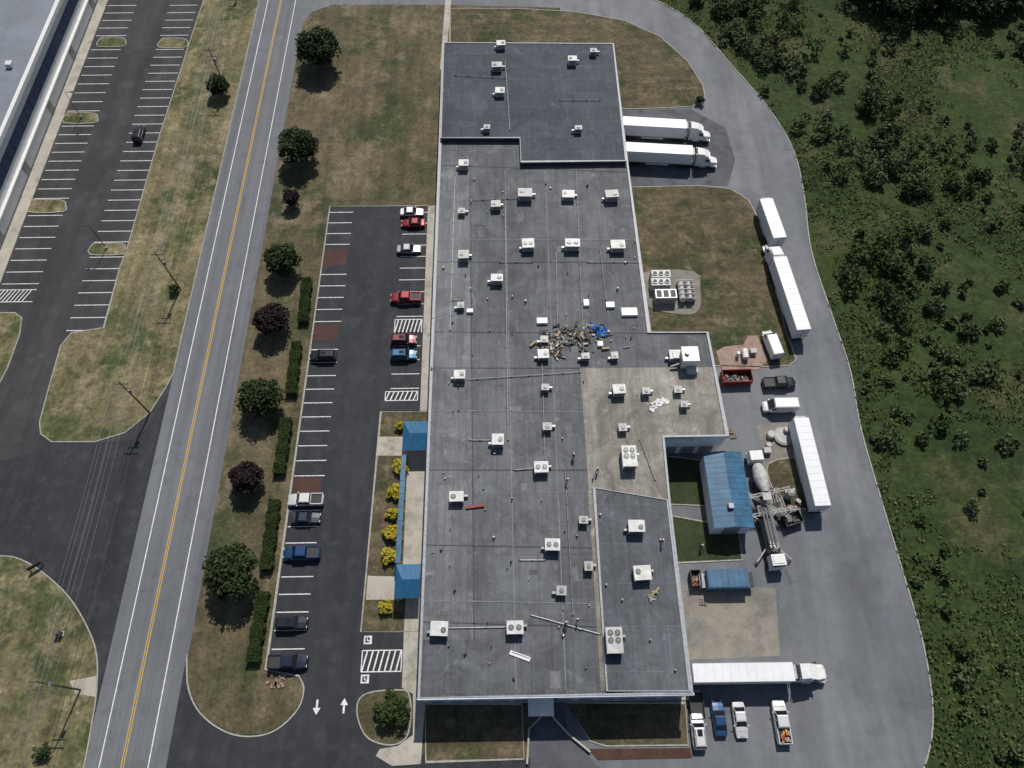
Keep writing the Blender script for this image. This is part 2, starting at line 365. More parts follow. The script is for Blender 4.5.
island('lawn',[(672,516),(738,528),(742,560),(676,563)],m_green)
island('lawn',[(359,700),(372,692),(400,690),(409,694),(411,716),(406,738),(390,745),(368,738),(358,718)],m_lawn2,4)
island('lawn',[(381,412),(440,412),(430,632),(361,632)],m_lawn2)
island('lawn',[(425,704),(522,704),(524,759),(426,762)],m_lawn2)
island('lawn',[(566,703),(685,703),(688,745),(606,746),(590,741)],m_lawn2)
island('mulch_bed',[(588,749),(690,748),(692,758),(598,760)],m_mulch,kerb=False,h=.1)
island('sidewalk',[(428,206),(446,206),(440,412),(420,412)],m_conc,kerb=False,h=.15)
island('sidewalk',[(404,632),(430,632),(430,695),(700,690),(700,700),(425,704),(421,764),(392,766),(376,756),(380,749),(398,746),(413,735),(413,694),(402,688)],m_conc,kerb=False,h=.155)
island('sidewalk',[(408,448),(440,448),(436,632),(404,632),(406,600),(403,566)],m_conc,kerb=False,h=.15)
island('sidewalk',[(378,437),(408,437),(408,456),(376,456)],m_conc,kerb=False,h=.16)
island('sidewalk',[(368,576),(404,577),(403,600),(366,600)],m_conc,kerb=False,h=.16)
island('sidewalk',[(446,-8),(452,-8),(445,70),(440,70)],m_conc,kerb=False,h=.1)
island('loading_ramp',[(530,700),(562,700),(568,735),(604,772),(604,800),(530,800)],m_dock,kerb=False,h=.1)
k=MB(); k.strip(PP([(546,712),(529,729),(527,764)]),.25,0,.6,m_conc); k.strip(PP([(548,712),(568,734),(590,752)]),.25,0,.6,m_conc); k.obj('retaining_wall')
k=MB(); k.strip(PP(outs),.22,0,.14,m_kerb); k.obj('kerb')
# ------------------------------------------------------------ factory
RZ=7.0
fac=empty('factory_building',P(520,400))
def child(b,name,bevel=0):
    o=b.obj(name,bevel=bevel); o.parent=fac; o.matrix_parent_inverse=Matrix.Translation(-fac.location); return o
out=[(444,45),(613,45),(628,170),(649,333),(707,333),(727,436),(663,437),(669,500),(692,693),(419,698)]
wo=PP(out,RZ)
b=MB(); b.prism(wo,0,RZ,m_wall,m_roof); child(b,'walls_and_roof')
b=MB(); b.strip(wo,.35,RZ-.5,RZ+.28,m_cop,closed=True); child(b,'parapet')
def roofpiece(name,px,z0,z1,mat,cap_=True,side=None):
    w=PP(px,z1); b=MB(); b.prism(w,z0,z1,side or mat,mat)
    if cap_: b.strip(w,.22,z1-.1,z1+.14,m_cop,closed=True)
    child(b,name)
roofpiece('roof_north',[(444,43),(613,44),(626,161),(521,162),(520,138),(441,138)],RZ-.1,RZ+1.0,m_roofN,True,m_dk)
roofpiece('roof_tan',[(580,368),(713,367),(726,435),(664,436),(667.5,500),(594,488),(589,490)],RZ,RZ+.05,m_roofT,False)
roofpiece('roof_south_east',[(594,488),(667,500),(690,691),(607,691)],RZ-.1,RZ+.3,m_roofS,True)
roofpiece('roof_tan_strip',[(588,490),(593,490),(606,691),(601,691)],RZ,RZ+.05,m_roofT,False)
roofpiece('roof_pale_west',[(438,170),(470,170),(474,640),(421,640)],RZ,RZ+.03,m_roofW,False)
b=MB(); x0,y0=P(419,698,RZ)[:2]; x1=P(692,693,RZ).x; y1=P(692,693,RZ).y
SX0,SX1,SY=x0,x1,min(y0,y1)
b.box(((x0+x1)/2,SY-.12,RZ-.35),(x1-x0+.5,.3,1.1),m_fascia)
b.box(((x0+x1)/2,SY-.05,2.9),(x1-x0-1,.16,.2),m_fascia)
for i in range(12):
    xx=x0+2+i*(x1-x0-4)/11
    if abs(xx-P(545,700).x)<2.5: continue
    b.box((xx,SY-.05,2.0),(1.9,.14,1.3),m_glass); b.box((xx,SY-.08,1.28),(2.1,.24,.1),m_cop)
xx=P(545,700).x; b.box((xx,SY-.1,1.5),(3.4,.2,3),m_dk)
for i in range(5): b.box((xx,SY-.22,.4+i*.6),(3.2,.06,.5),m_grey)
child(b,'south_front')
b=MB()
c=P(541,706,3.6)
b.add([(c.x-1.8,c.y-1.3,3.4),(c.x+1.8,c.y-1.3,3.4),(c.x+1.8,c.y+1.6,3.4),(c.x-1.8,c.y+1.6,3.4),(c.x,c.y-1.3,4.2),(c.x,c.y+1.6,4.2)],[(0,1,4),(0,4,5,3),(1,2,5,4),(0,3,2,1),(3,5,2)],m_white)
for s in(-1.6,1.6): b.cyl((c.x+s,c.y-1.2,0),(c.x+s,c.y-1.2,3.4),.08,m_grey)
child(b,'dock_canopy')
b=MB()
for v in(122,148,175):
    y=P(640,v).y; xw=P(620+ (v-110)*.12,v,RZ).x+.15
    b.box((xw,y,1.9),(.2,3.0,3.2),m_dk); b.box((xw+.15,y,3.6),(.5,3.4,.4),m_black)
for i in range(26):
    y=SY+4+i*5.3
    b.box((x0+ (wo[0][0]-x0)*(y-SY)/(wo[0][1]-SY)-.06,y,2.2),(.14,2.6,1.4),m_glass)
child(b,'dock_doors_and_windows')
b=MB(); A=P(663,437,RZ);B=P(727,436,RZ)
b.box(((A.x+B.x)/2,min(A.y,B.y)-.08,RZ-.45),(B.x-A.x,.16,.9),m_fascia)
for i in range(3): b.box((A.x+2+i*3,min(A.y,B.y)-.06,1.6),(2.2,.12,2.6),m_grey)
child(b,'wing_wall_trim')
b=MB()
def rpipe(a,c,r=.06,z=RZ+.22,mat=None):
    A=P(*a,z);C=P(*c,z); b.cyl(A,C,r,mat or m_grey,6)
    n=int((A-C).length/3)+1
    for i in range(n+1):
        q=A.lerp(C,i/n); b.box((q.x,q.y,z-.13),(.35,.15,.16),m_wood2)
for a,c in(((576,170),(584,360)),((452,300),(462,300)),((505,205),(508,440)),((460,380),(580,372)),((470,440),(490,440)),((556,250),(558,345)),((447,628),(505,627)),((520,560),(545,560)),((500,262),(532,262)),((455,175),(450,330)),((541,330),(545,460)),((515,470),(535,468)),((531,615),(600,634)),((622,540),(634,580)),((565,470),(573,615)),((600,250),(606,300)),((470,200),(520,198)),((588,262),(640,262)),((640,440),(655,480))):
    rpipe(a,c)
for a,c in(((455,75),(505,78)),((505,60),(510,130)),((560,100),(600,100))): rpipe(a,c,z=RZ+1.22)
def seam(pts,w=.2,z=RZ+.035,mat=None): b.strip(PP(pts,z),w,z,z,mat or m_tar)
m_seam=M('seam_light',(.22,.23,.24),.8,world=True,var=.4)
m_seamd=M('seam_dark',(.055,.057,.062),.8,world=True,var=.5)
for s in ([(440,165),(626,172)],[(437,262),(590,262)],[(435,332),(648,333)],[(432,368),(580,368)],[(426,470),(592,470)],[(424,545),(598,548)],[(421,622),(604,627)],[(470,165),(474,640)]): seam(s,.16,mat=m_seamd)
for s in ([(580,368),(594,488),(607,691)],[(436,240),(640,240)],[(505,170),(516,690)],[(545,170),(566,690)],[(422,600),(600,604)],[(430,410),(585,412)]): seam(s,.12,RZ+.055,m_seam)
child(b,'roof_pipes_and_seams')
b=MB(); pm_=[M('repair_patch_%d'%i,c,.8,var=.3,world=True) for i,c in enumerate(((.082,.087,.095),(.14,.145,.153),(.165,.168,.17)))]
for i in range(26):
    u=random.uniform(475,585);v=random.uniform(175,685); q=P(u,v,RZ)
    w_=random.choice((.6,.9,1.4,2.4));h_=random.choice((.6,.8,1.4,2.2)); z=RZ+.012+.0006*i; a=random.uniform(-.04,.04)
    b.sheet([(q.x+sx*w_/2-a*sy*h_,q.y+sy*h_/2+a*sx*w_) for sx,sy in((-1,-1),(1,-1),(1,1),(-1,1))],z,random.choice(pm_))
child(b,'roof_repair_patches')
# ------------------------------------------------------------ roof units
def unit_mesh(w,d,h,fans,case):
    b=MB()
    b.box((0,0,.15),(w*.9,d*.9,.3),m_grey)
    b.box((0,0,.3+h/2),(w,d,h),case)
    b.box((0,0,.3+h+.03),(w+.1,d+.1,.06),case)
    b.box((w*.2,0,.3+h+.065),(.03,d*.9,.02),m_unit2)
    for s in(-1,1):
        for i in range(5): b.box((0,s*(d/2+.01),.45+i*h/6),(w*.8,.03,h/12),m_dk)
    b.box((w/2+.01,0,.3+h*.5),(.03,d*.6,h*.5),m_dk); b.box((w/2+.35,d*.2,.5),(.6,.35,.4),m_grey)
    for fx,fy,r in fans:
        z=.3+h+.06
        b.cyl((fx,fy,z),(fx,fy,z+.12),r,m_grey,18); b.cyl((fx,fy,z+.121),(fx,fy,z+.13),r*.88,m_dk,18)
        b.cyl((fx,fy,z+.13),(fx,fy,z+.18),r*.22,m_grey,10)
        for k_ in range(4): b.box((fx,fy,z+.145),(r*1.7,r*.14,.02),m_grey,rz=k_*math.pi/4)
    return b.mesh('rooftop_hvac_unit')
um={}
for ci,cs in enumerate((m_unit,m_unitA,m_unitC)):
    um['s',ci]=unit_mesh(1.3,1.2,.8,[(0,0,.36)],m_unit2)
    um['m',ci]=unit_mesh(2.0,1.7,1.1,[(-.45,0,.42)],cs)
    um['l',ci]=unit_mesh(2.5,2.0,1.2,[(-.65,.2,.42)],cs)
    um['L',ci]=unit_mesh(2.5,2.0,1.2,[(-.6,0,.46),(.6,0,.46)],cs)
    um['x',ci]=unit_mesh(2.2,3.4,1.4,[(-.5,1.0,.42),(.5,1.0,.42),(-.5,0,.42),(.5,0,.42)],cs)
units=[(501,46,'m',1),(497,68,'m',1),(500,93,'m',1),(487,129,'s',1),(578,130,'s',1),(572,62,'m',1),(593,53,'s',1),
(464,166,'m'),(525,196,'l'),(568,196,'l'),(611,197,'l'),(496,206,'m'),(462,212,'s'),(528,246,'L'),(572,246,'L'),(617,247,'l'),(464,257,'m'),(497,280,'m'),
(461,306,'s'),(460,376,'m'),(498,441,'m'),(457,497,'m'),(440,628,'l'),(515,627,'L'),(545,388,'s'),(547,427,'s'),(543,355,'m'),(618,391,'m'),(622,428,'s'),
(541,468,'L'),(552,545,'L'),(635,527,'l'),(641,573,'l'),(585,357,'s'),(614,356,'s'),(583,520,'s'),(645,392,'s'),(677,390,'s'),(588,566,'s'),(561,590,'s'),(683,405,'s'),(674,356,'m'),(544,340,'s')]
for t in units:
    z=RZ+(1.0 if len(t)>3 else (.3 if (t[0]>596 and t[1]>495) else .04))
    q=P(t[0],t[1]+2,z); b_=MB(); o=b_.obj('rooftop_hvac_unit',q,random.uniform(-.05,.05)+random.choice((0,math.pi)),me=um[t[2],random.randrange(3)])
    k_=random.uniform(.85,1.06); o.scale=(k_,random.uniform(.85,1.06),random.uniform(.8,1.1))
    o.parent=fac; o.matrix_parent_inverse=Matrix.Translation(-fac.location)
for u,v,r in((613,642,0),(628,460,0)):
    q=P(u,v,RZ+.3); o=MB().obj('rooftop_hvac_unit',q,r,me=um['x',1 if v>600 else 0]); o.parent=fac; o.matrix_parent_inverse=Matrix.Translation(-fac.location)
b=MB()
for i in range(80):
    u=random.uniform(432,640);v=random.uniform(170,680)
    if v>500 and u>595: continue
    q=P(u,v,RZ)
    r=random.choice((.06,.09,.13)); h=random.uniform(.3,.8)
    b.cyl(q,q+Vector((0,0,h)),r,random.choice((m_grey,m_dk,m_white)),8)
    b.cyl(q,q+Vector((0,0,.12)),r*2.2,m_tar,8,r*1.2)
for u,v,w,d in((542,322,2,1.2),(629,313,3,1.7),(610,306,1.6,1.2),(586,304,1,1.4),(600,345,1,1),(470,312,1.2,.8)):
    q=P(u,v,RZ); b.box((q.x,q.y,RZ+.3),(w,d,.5),m_white,tx=.92,ty=.92)
for (u,v) in ((600,515),(622,600),(660,540),(650,640),(675,670),(606,585)):
    q=P(u,v,RZ+.3); b.cyl(q,q+Vector((0,0,.5)),.14,m_grey,8)
child(b,'roof_vents')
b=MB(); q=P(687,362,RZ+.05)
b.box((q.x,q.y,RZ+1.4),(2.6,2.6,2.6),m_white); b.box((q.x,q.y,RZ+2.8),(2.8,2.8,.15),m_white); b.cyl((q.x-.6,q.y,RZ+2.8),(q.x-.6,q.y,RZ+3.3),.35,m_grey,14)
b.box((q.x-2.0,q.y+.7,RZ+.8),(1.2,1.4,1.4),m_unit); b.cyl((q.x-1.4,q.y-.8,RZ+1),(q.x-3,q.y-1.2,RZ+.6),.22,m_grey)
b.box((q.x+.5,q.y-2.0,RZ+.5),(1.8,1.0,.9),m_unit2)
child(b,'dust_collector')
# ------------------------------------------------------------ debris, tarps, planks
b=MB()
for i in range(200):
    u=random.gauss(575,18);v=random.gauss(337,6)
    if random.random()<.3: u=random.gauss(552,6);v=random.gauss(347,6)
    q=P(u,v,RZ); L=random.choice((.3,.5,.8,1.3))
    b.box((q.x,q.y,RZ+.1+random.random()*.3),(L,random.uniform(.1,.45),random.uniform(.04,.3)),random.choice((m_wood,m_card,m_debris,m_debris,m_debris,m_debris,m_unit2,m_dk)),rz=random.random()*3.14,ry=random.uniform(-.2,.2))
b.obj('roof_debris_pile')
def tarp(name,u,v,z,w,d,mat,amp=.35,rz=0):
    n=14; vs=[];fs=[]; q=P(u,v,z)
    for i in range(n+1):
        for j in range(n+1):
            x=(i/n-.5)*w;y=(j/n-.5)*d
            ed=1+.35*mnoise.noise(Vector((x*1.3,y*1.3,u)))
            vs.append((x*ed,y*ed,.06+amp*abs(mnoise.noise(Vector((x*1.6+u,y*1.6,v))))))
    for i in range(n):
        for j in range(n): a=i*(n+1)+j; fs.append((a,a+n+1,a+n+2,a+1))
    m=MB(); m.add(vs,fs,mat); return m.obj(name,q,rz)
tarp('blue_tarp',601,332,RZ+.04,2.0,2.3,m_tarp,1.0,.3); tarp('blue_tarp',591,326,RZ+.04,1.1,1.4,m_tarp,.6,1.0)
tarp('white_tarp',657,404,RZ+.05,2.0,1.3,m_white,.6,.5); tarp('white_tarp',665,401,RZ+.05,1.4,.9,m_white,.5,-.5);tarp('white_tarp',652,409,RZ+.05,.8,1.2,m_white,.5,-.2)
b=MB(); q=P(475,507,RZ); b.box((q.x,q.y,RZ+.2),(2.9,.25,.25),m_red,rz=.12); b.box((q.x,q.y,RZ+.32),(2.9,.4,.04),m_red,rz=.12); b.obj('red_steel_beam')
b=MB(); q=P(520,656,RZ); b.box((q.x,q.y,RZ+.12),(3.0,.6,.1),m_white,rz=-.35);b.box((q.x+.1,q.y+.1,RZ+.2),(2.6,.1,.06),m_grey,rz=-.35); b.obj('white_roof_panel')
b=MB()
for u,v in((650,597),(655,592)):
    q=P(u,v,RZ+.3)
    for i in range(4): b.box((q.x+random.uniform(-.3,.3),q.y+random.uniform(-.3,.3),RZ+.4+.1*i),(random.uniform(.5,1.2),.25,.09),random.choice((m_wood,m_card,m_grey)),rz=random.random()*3)
b.obj('stacked_boards')
# ------------------------------------------------------------ blue canopies
def canopy(u0,v0,u1,v1,z=3.6):
    A=P(u0,v1,z);B=P(u1,v0,z); x0,y0,x1,y1=A.x,A.y,B.x,B.y; b=MB(); zc_=z+1.0
    b.add([(x0,y0,z),(x1,y0,z),(x1,y1,z),(x0,y1,z),(x0+1.2,(y0+y1)/2,zc_),(x1,(y0+y1)/2,zc_)],[(0,1,5,4),(2,3,4,5),(3,0,4),(1,2,5)],m_blue)
    b.box(((x0+x1)/2,(y0+y1)/2,z-.12),(x1-x0,y1-y0,.2),m_white)
    n=7
    for i in range(n+1):
        x=x0+1.2+(x1-x0-1.2)*i/n
        for yy in(y0,y1): b.cyl((x,yy,z+.03),(x,(y0+y1)/2,zc_+.03),.035,m_blueR,5)
    for y in(y0+.2,y1-.2): b.cyl((x0+.2,y,.1),(x0+.2,y,z),.09,m_white,8)
    b.obj('entrance_canopy')
canopy(402,421,428,450);canopy(394,564,421,598)
b=MB(); zt=3.0
A=P(403,455,zt);B=P(395,563,zt); b.box(((A.x+B.x)/2+.3,(A.y+B.y)/2,zt),(.8,A.y-B.y,.14),m_blueR)
for i in range(9):
    y=B.y+(A.y-B.y)*i/8; b.cyl((A.x+.3,y,.1),(A.x+.3,y,zt),.06,m_white,6); b.box(((A.x+B.x)/2+.3,y,zt+.09),(.82,.08,.05),m_blue)
b.obj('covered_walkway')
# ------------------------------------------------------------ blue-roofed shed, containers
b=MB(); zt=4.5; A=P(716,526,zt);B=P(741,453,zt); xx0,yy0,xx1,yy1=A.x,A.y,B.x,B.y
b.prism([(xx0,yy0),(xx1,yy0),(xx1,yy1),(xx0,yy1)],0,zt-.3,m_wall)
xm=(xx0+xx1)/2
b.add([(xx0-.2,yy0-.3,zt-.3),(xx1+.2,yy0-.3,zt-.3),(xx1+.2,yy1+.3,zt-.3),(xx0-.2,yy1+.3,zt-.3),(xm,yy0-.3,zt+.3),(xm,yy1+.3,zt+.3)],[(0,1,4),(0,4,5,3),(1,2,5,4),(2,3,5),(0,3,2,1)],m_blueR)
n=14
for i in range(n+1):
    y=yy0-.2+(yy1-yy0+.4)*i/n
    b.cyl((xx0-.2,y,zt-.29),(xm,y,zt+.31),.03,m_blueR,4); b.cyl((xx1+.2,y,zt-.29),(xm,y,zt+.31),.03,m_blueR,4)
b.box((xm,yy0-.04,1.6),(2.6,.1,3.0),m_grey); b.box((xm-.3,yy0+3,zt+.6),(.8,.8,.5),m_grey)
b.obj('blue_roofed_shed')
def rolloff(name,u,v,rz,L,W,Hh,mat,fill,z=0.05,topmat=None):
    b=MB()
    b.box((0,0,.25),(L,W,.15),m_dk)
    for s in(-1,1):
        b.box((0,s*(W/2),.25+Hh/2),(L,.08,Hh),mat); b.box((s*(L/2),0,.25+Hh/2),(.08,W,Hh),mat)
        b.box((0,s*(W/2+.05),.25+Hh),(L+.2,.12,.12),mat)
        for i in range(9): b.box((-L/2+.3+i*(L-.6)/8,s*(W/2+.07),.25+Hh/2),(.1,.1,Hh),mat)
        for e in(-1,1): b.cyl((e*L*.4,s*(W/2-.2),.12),(e*L*.4,s*(W/2-.5),.12),.14,m_black,8)
    for i in range(fill):
        b.box((random.uniform(-L*.4,L*.4),random.uniform(-W*.35,W*.35),Hh*.35+random.random()*.4),(random.uniform(.4,1.4),random.uniform(.2,.5),.15),random.choice((m_debris,m_red,m_card,m_dk,m_dk,m_debris)),rz=random.random()*3,rx=random.uniform(-.4,.4))
    if topmat:
        b.box((0,0,Hh+.36),(L*.98,W*.98,.1),topmat)
        for i in range(7): b.box((-L/2+.3+i*(L-.6)/6,0,Hh+.44),(.1,W,.06),m_blueR)
        b.box((L*.5+.5,0,1.2),(1.0,W*.8,.8),m_dk); b.box((-L*.5-.5,0,.8),(1.0,W*.8,.9),m_grey)
    q=P(u,v,z); return b.obj(name,q,rz)
rolloff('red_dumpster',735,380,0.02,5.2,2.3,1.5,m_red,30)
rolloff('blue_container',724,582,0.0,6.2,2.7,2.2,m_blueR,0,topmat=m_blueR)
rolloff('grey_dumpster',694,580,math.pi/2,2.4,1.4,1.3,m_dk,12)
rolloff('grey_dumpster',790,521,.3,3.0,1.8,1.2,m_dk,12)
# ------------------------------------------------------------ cooling plant on its pad
island('concrete_pad',[(640,274),(694,272),(700,290),(699,310),(684,315),(646,306)],m_tan,3,.2,False)
b=MB()
for (u,v) in ((659,280),(659,288)):
    q=P(u,v,.2)
    b.box((q.x,q.y,1.3),(3.6,1.7,2.0),m_unit2)
    for i in(-1,0,1): b.cyl((q.x+i*1.15,q.y,2.3),(q.x+i*1.15,q.y,2.5),.5,m_grey,16);b.cyl((q.x+i*1.15,q.y,2.5),(q.x+i*1.15,q.y,2.52),.42,m_dk,16)
q=P(664,300,.2); b.box((q.x,q.y,1.3),(4.0,2.0,2.1),m_grey)
for i in(-1.3,0,1.3): b.box((q.x+i,q.y,2.4),(.9,1.4,.12),m_dk)
q=P(685,294,.2); b.cyl((q.x-.9,q.y-2.2,1.2),(q.x-.9,q.y+1.8,1.2),.6,m_unit2,14); b.cyl((q.x+.5,q.y-2.2,1.2),(q.x+.5,q.y+1.8,1.2),.6,m_grey,14)
for i in range(5): b.box((q.x,q.y-2+i,.7),(3.0,.12,1.0),m_dk); b.box((q.x-.1,q.y-2+i,1.95),(3.1,.1,.1),m_unit2)
b.obj('cooling_plant')
b=MB()
for u,v,r,h in((783,437,1.7,.5),(785,432,.5,1.2),(770,436,.7,.9),(768,446,.5,.7)):
    q=P(u,v); b.cyl((q.x,q.y,0),(q.x,q.y,h),r,m_conc,22); b.cyl((q.x,q.y,h),(q.x,q.y,h+.08),r*.85,m_unit2,22)
b.box((P(766,452).x,P(766,452).y,.5),(1.2,1.0,1.0),m_unit2)
b.obj('tank_covers')
b=MB(); q=P(744,356,.15)
b.cyl((q.x,q.y-.9,.9),(q.x,q.y+.9,.9),.55,m_white,14); b.box((q.x,q.y,.3),(1.0,1.6,.4),m_grey); b.box((q.x+1.6,q.y+.6,.6),(1.1,.9,1.0),m_unit2); b.cyl((q.x-1.3,q.y,.1),(q.x-1.3,q.y,1.4),.3,m_white,10)
b.obj('gas_tank')
# ------------------------------------------------------------ vehicles
def wheel(b,x,y,r=.34,w=.24):
    b.cyl((x,y-w/2,r),(x,y+w/2,r),r,m_black,16)
    s=1 if y>0 else -1
    b.cyl((x,y+s*w*.5,r),(x,y+s*(w*.5+.02),r),r*.6,m_chrome,10)
def ring(x,w,zb,zt,cr=.12):
    pts=[(-w*.86,zb),(-w,zb+.18),(-w,zb+(zt-zb)*.6),(-w*.95,zt-cr*.5),(-w*.82,zt),(0,zt+.03),(w*.82,zt),(w*.95,zt-cr*.5),(w,zb+(zt-zb)*.6),(w,zb+.18),(w*.86,zb)]
    return [(x,y,z) for y,z in pts]
spec={'sedan':dict(L=4.75,W=1.84,top=.92,hood=.86,H=1.45,cb=(-1.75,1.0),cr=(-1.0,.2)),
 'suv':dict(L=4.8,W=1.92,top=1.08,hood=1.02,H=1.74,cb=(-2.25,1.05),cr=(-1.95,.35)),
 'pickup':dict(L=5.85,W=2.02,top=1.15,hood=1.15,H=1.9,cb=(-.85,1.5),cr=(-.7,.8)),
 'van':dict(L=5.9,W=2.05,top=1.3,hood=1.25,H=2.45,cb=(-2.9,2.1),cr=(-2.85,1.2))}
def vehicle(kind,u,v,rz,col,name=None,load=False):
    s=spec[kind];L=s['L'];W=s['W']/2;zb=.28;b=MB();pm=paint(col);x0=-L/2;x1=L/2;T=s['top'];Hd=s['hood']
    b.loft([ring(x0,W*.8,zb+.12,T*.86),ring(x0+.12,W*.93,zb,T*.97),ring(x0+.6,W,zb,T),ring(s['cb'][1],W,zb,T),ring(x1-.75,W*.98,zb,Hd*.95),ring(x1-.2,W*.9,zb,Hd*.82),ring(x1,W*.72,zb+.1,Hd*.62)],pm)
    cb0,cb1=s['cb'];r0,r1=s['cr'];Hh=s['H']
    wb,wt=W*.93,W*.76 if kind!='van' else W*.9
    gl=m_glass if kind!='van' else pm
    b.loft([[(cb0,-wb,T-.05),(cb1,-wb*.92,T-.05),(cb1,wb*.92,T-.05),(cb0,wb,T-.05)],[(r0,-wt,Hh-.05),(r1,-wt,Hh-.05),(r1,wt,Hh-.05),(r0,wt,Hh-.05)]],gl)
    b.loft([[(r0-.06,-wt-.03,Hh-.07),(r1+.05,-wt-.03,Hh-.07),(r1+.05,wt+.03,Hh-.07),(r0-.06,wt+.03,Hh-.07)],[(r0+.1,-wt*.85,Hh),(r1-.1,-wt*.85,Hh),(r1-.1,wt*.85,Hh),(r0+.1,wt*.85,Hh)]],pm)
    for sy in(-1,1):
        for (xa,xb) in((cb0,r0),(cb1,r1),((cb0+cb1)/2,(r0+r1)/2)):
            b.cyl((xa,sy*wb*.95,T-.03),(xb,sy*wt*1.0,Hh-.04),.045,pm,5)
        b.box((cb1-.25,sy*(W+.1),T+.05),(.14,.22,.16),pm)
        b.box((x1-.14,sy*W*.62,Hd*.7),(.16,.36,.14),m_lampW); b.box((x0+.05,sy*W*.7,T*.75),(.1,.26,.2),m_lampR)
        r=.34 if kind=='sedan' else .39
        for xw in(x0+L*.2,x1-L*.19): wheel(b,xw,sy*(W-.11),r)
    if kind=='van':
        b.add([(cb1+.02,-wb*.86,T+.02),(cb1+.02,wb*.86,T+.02),(r1+.12,wt*.9,Hh-.12),(r1+.12,-wt*.9,Hh-.12)],[(0,1,2,3)],m_glass)
        for sy in(-1,1): b.box((1.35,sy*(wb*.985),T+.42),(.75,.04,.5),m_glass)
        for i in range(4): b.box((-2.2+i*.9,0,Hh+.01),(.07,1.5,.03),pm)
    if kind=='suv':
        for sy in(-1,1): b.cyl((r0+.1,sy*wt*.85,Hh+.05),(r1-.2,sy*wt*.85,Hh+.05),.03,m_dk,5)
        b.box((-.3,0,Hh+.004),(.9,.7,.012),m_glass)
    if kind=='pickup':
        b.box(((x0+.18+cb0-.1)/2,0,T+.035),(cb0-x0-.3,W*1.62,.03),m_dk)
        for sy in(-1,1): b.box(((x0+cb0)/2+.02,sy*W*.88,T+.11),(cb0-x0-.15,.13,.2),pm)
        b.box((x0+.13,0,T+.11),(.1,W*1.7,.2),pm); b.box((cb0-.06,0,T+.15),(.08,W*1.7,.28),pm)
        for i in range(5): b.box((x0+.4+i*.33,0,T+.055),(.04,W*1.5,.02),m_black)
        if load:
            for i in range(14): b.box((random.uniform(x0+.4,cb0-.4),random.uniform(-.6,.6),T+.2+random.random()*.3),(random.uniform(.3,.9),.3,.25),random.choice((m_wood,m_red,m_card,m_grey,m_lampL)),rz=random.random()*3)
    b.box((x1-.03,0,zb+.2),(.1,W*1.3,.16),m_dk); b.box((x0+.02,0,zb+.17),(.1,W*1.5,.14),m_dk)
    b.box((cb1+.5,0,Hd+.0),(.03,W*1.4,.02),m_dk)
    q=P(u,v,.7); q.z=.06
    b.obj(name or {'sedan':'parked_car','suv':'parked_suv','pickup':'pickup_truck','van':'cargo_van'}[kind],q,rz,bevel=.035)
W_=(.66,.66,.65);K=(.012,.013,.016);R_=(.24,.012,.02);BL=(.012,.05,.14);SV=(.3,.31,.32);NV=(.013,.019,.04);GR=(.03,.04,.05)
pi=math.pi
for a in [('sedan',412,212,0,W_),('sedan',413,223,pi,R_),('sedan',409,249,0,SV),('pickup',406,298,pi,R_),('suv',404,340,0,(.11,.012,.015)),('suv',404,355,0,(.01,.08,.17)),
 ('suv',323,356,pi,K),('pickup',306,500,pi,W_),('sedan',306,518,0,GR),('pickup',302,553,pi,BL),('suv',292,623,0,K),('pickup',288,662,0,NV),
 ('sedan',719,718,pi/2,BL),('sedan',740,720,-pi/2,W_),('suv',698,731,pi/2,W_),
 ('pickup',779,383,.02,K),('van',779,407,pi,W_),('van',771,345,pi/2+.15,W_)]:
    vehicle(*a)
vehicle('pickup',781,722,pi/2,W_,load=True)
vehicle('suv',139,134,pi/2*1.0,K)
def place2(a,c,z):
    A=P(*a,z);C=P(*c,z); d=A-C; return (A+C)/2,math.atan2(d.y,d.x),d.length
def trailer(b,x0,x1,top=4.05,w=1.3,reefer=True):
    L=x1-x0;xm=(x0+x1)/2
    b.box((xm,0,(1.2+top)/2),(L,2*w,top-1.2),m_trl)
    b.box((xm,0,top+.02),(L-.1,2*w-.12,.03),m_trl)
    for i in range(int(L/1.2)): b.box((x0+.6+i*1.2,0,top+.045),(.04,2*w-.2,.025),m_unit)
    for s in(-1,1):
        b.box((xm,s*(w+.01),1.25),(L,.06,.16),m_grey); b.box((xm,s*(w-.02),top),(L,.08,.08),m_grey)
        for i in range(int(L/.6)): b.box((x0+.3+i*.6,s*(w+.012),2.6),(.04,.02,2.5),m_unit)
        for x in(x0+1.3,x0+2.6): 
            for yy in(w-.2,w-.55): b.cyl((x,s*yy-.14,.52),(x,s*yy+.14,.52),.52,m_black,16)
        b.box((x1-3,s*.9,.65),(.15,.15,1.1),m_dk)
        b.box((xm,s*(w-.1),.85),(L*.35,.04,.5),m_unit)
    b.box((x0+1.95,0,.9),(3.4,1.2,.25),m_dk); b.box((x0-.02,0,.6),(.12,2*w-.3,.14),m_dk)
    b.box((x0-.02,0,2.6),(.04,2*w-.1,2.6),m_unit); b.box((x0-.05,0,2.6),(.03,.06,2.6),m_dk)
    if reefer: b.box((x1+.22,0,3.1),(.45,1.9,1.5),m_unit2); b.box((x1+.46,0,3.1),(.03,1.5,1.0),m_dk)
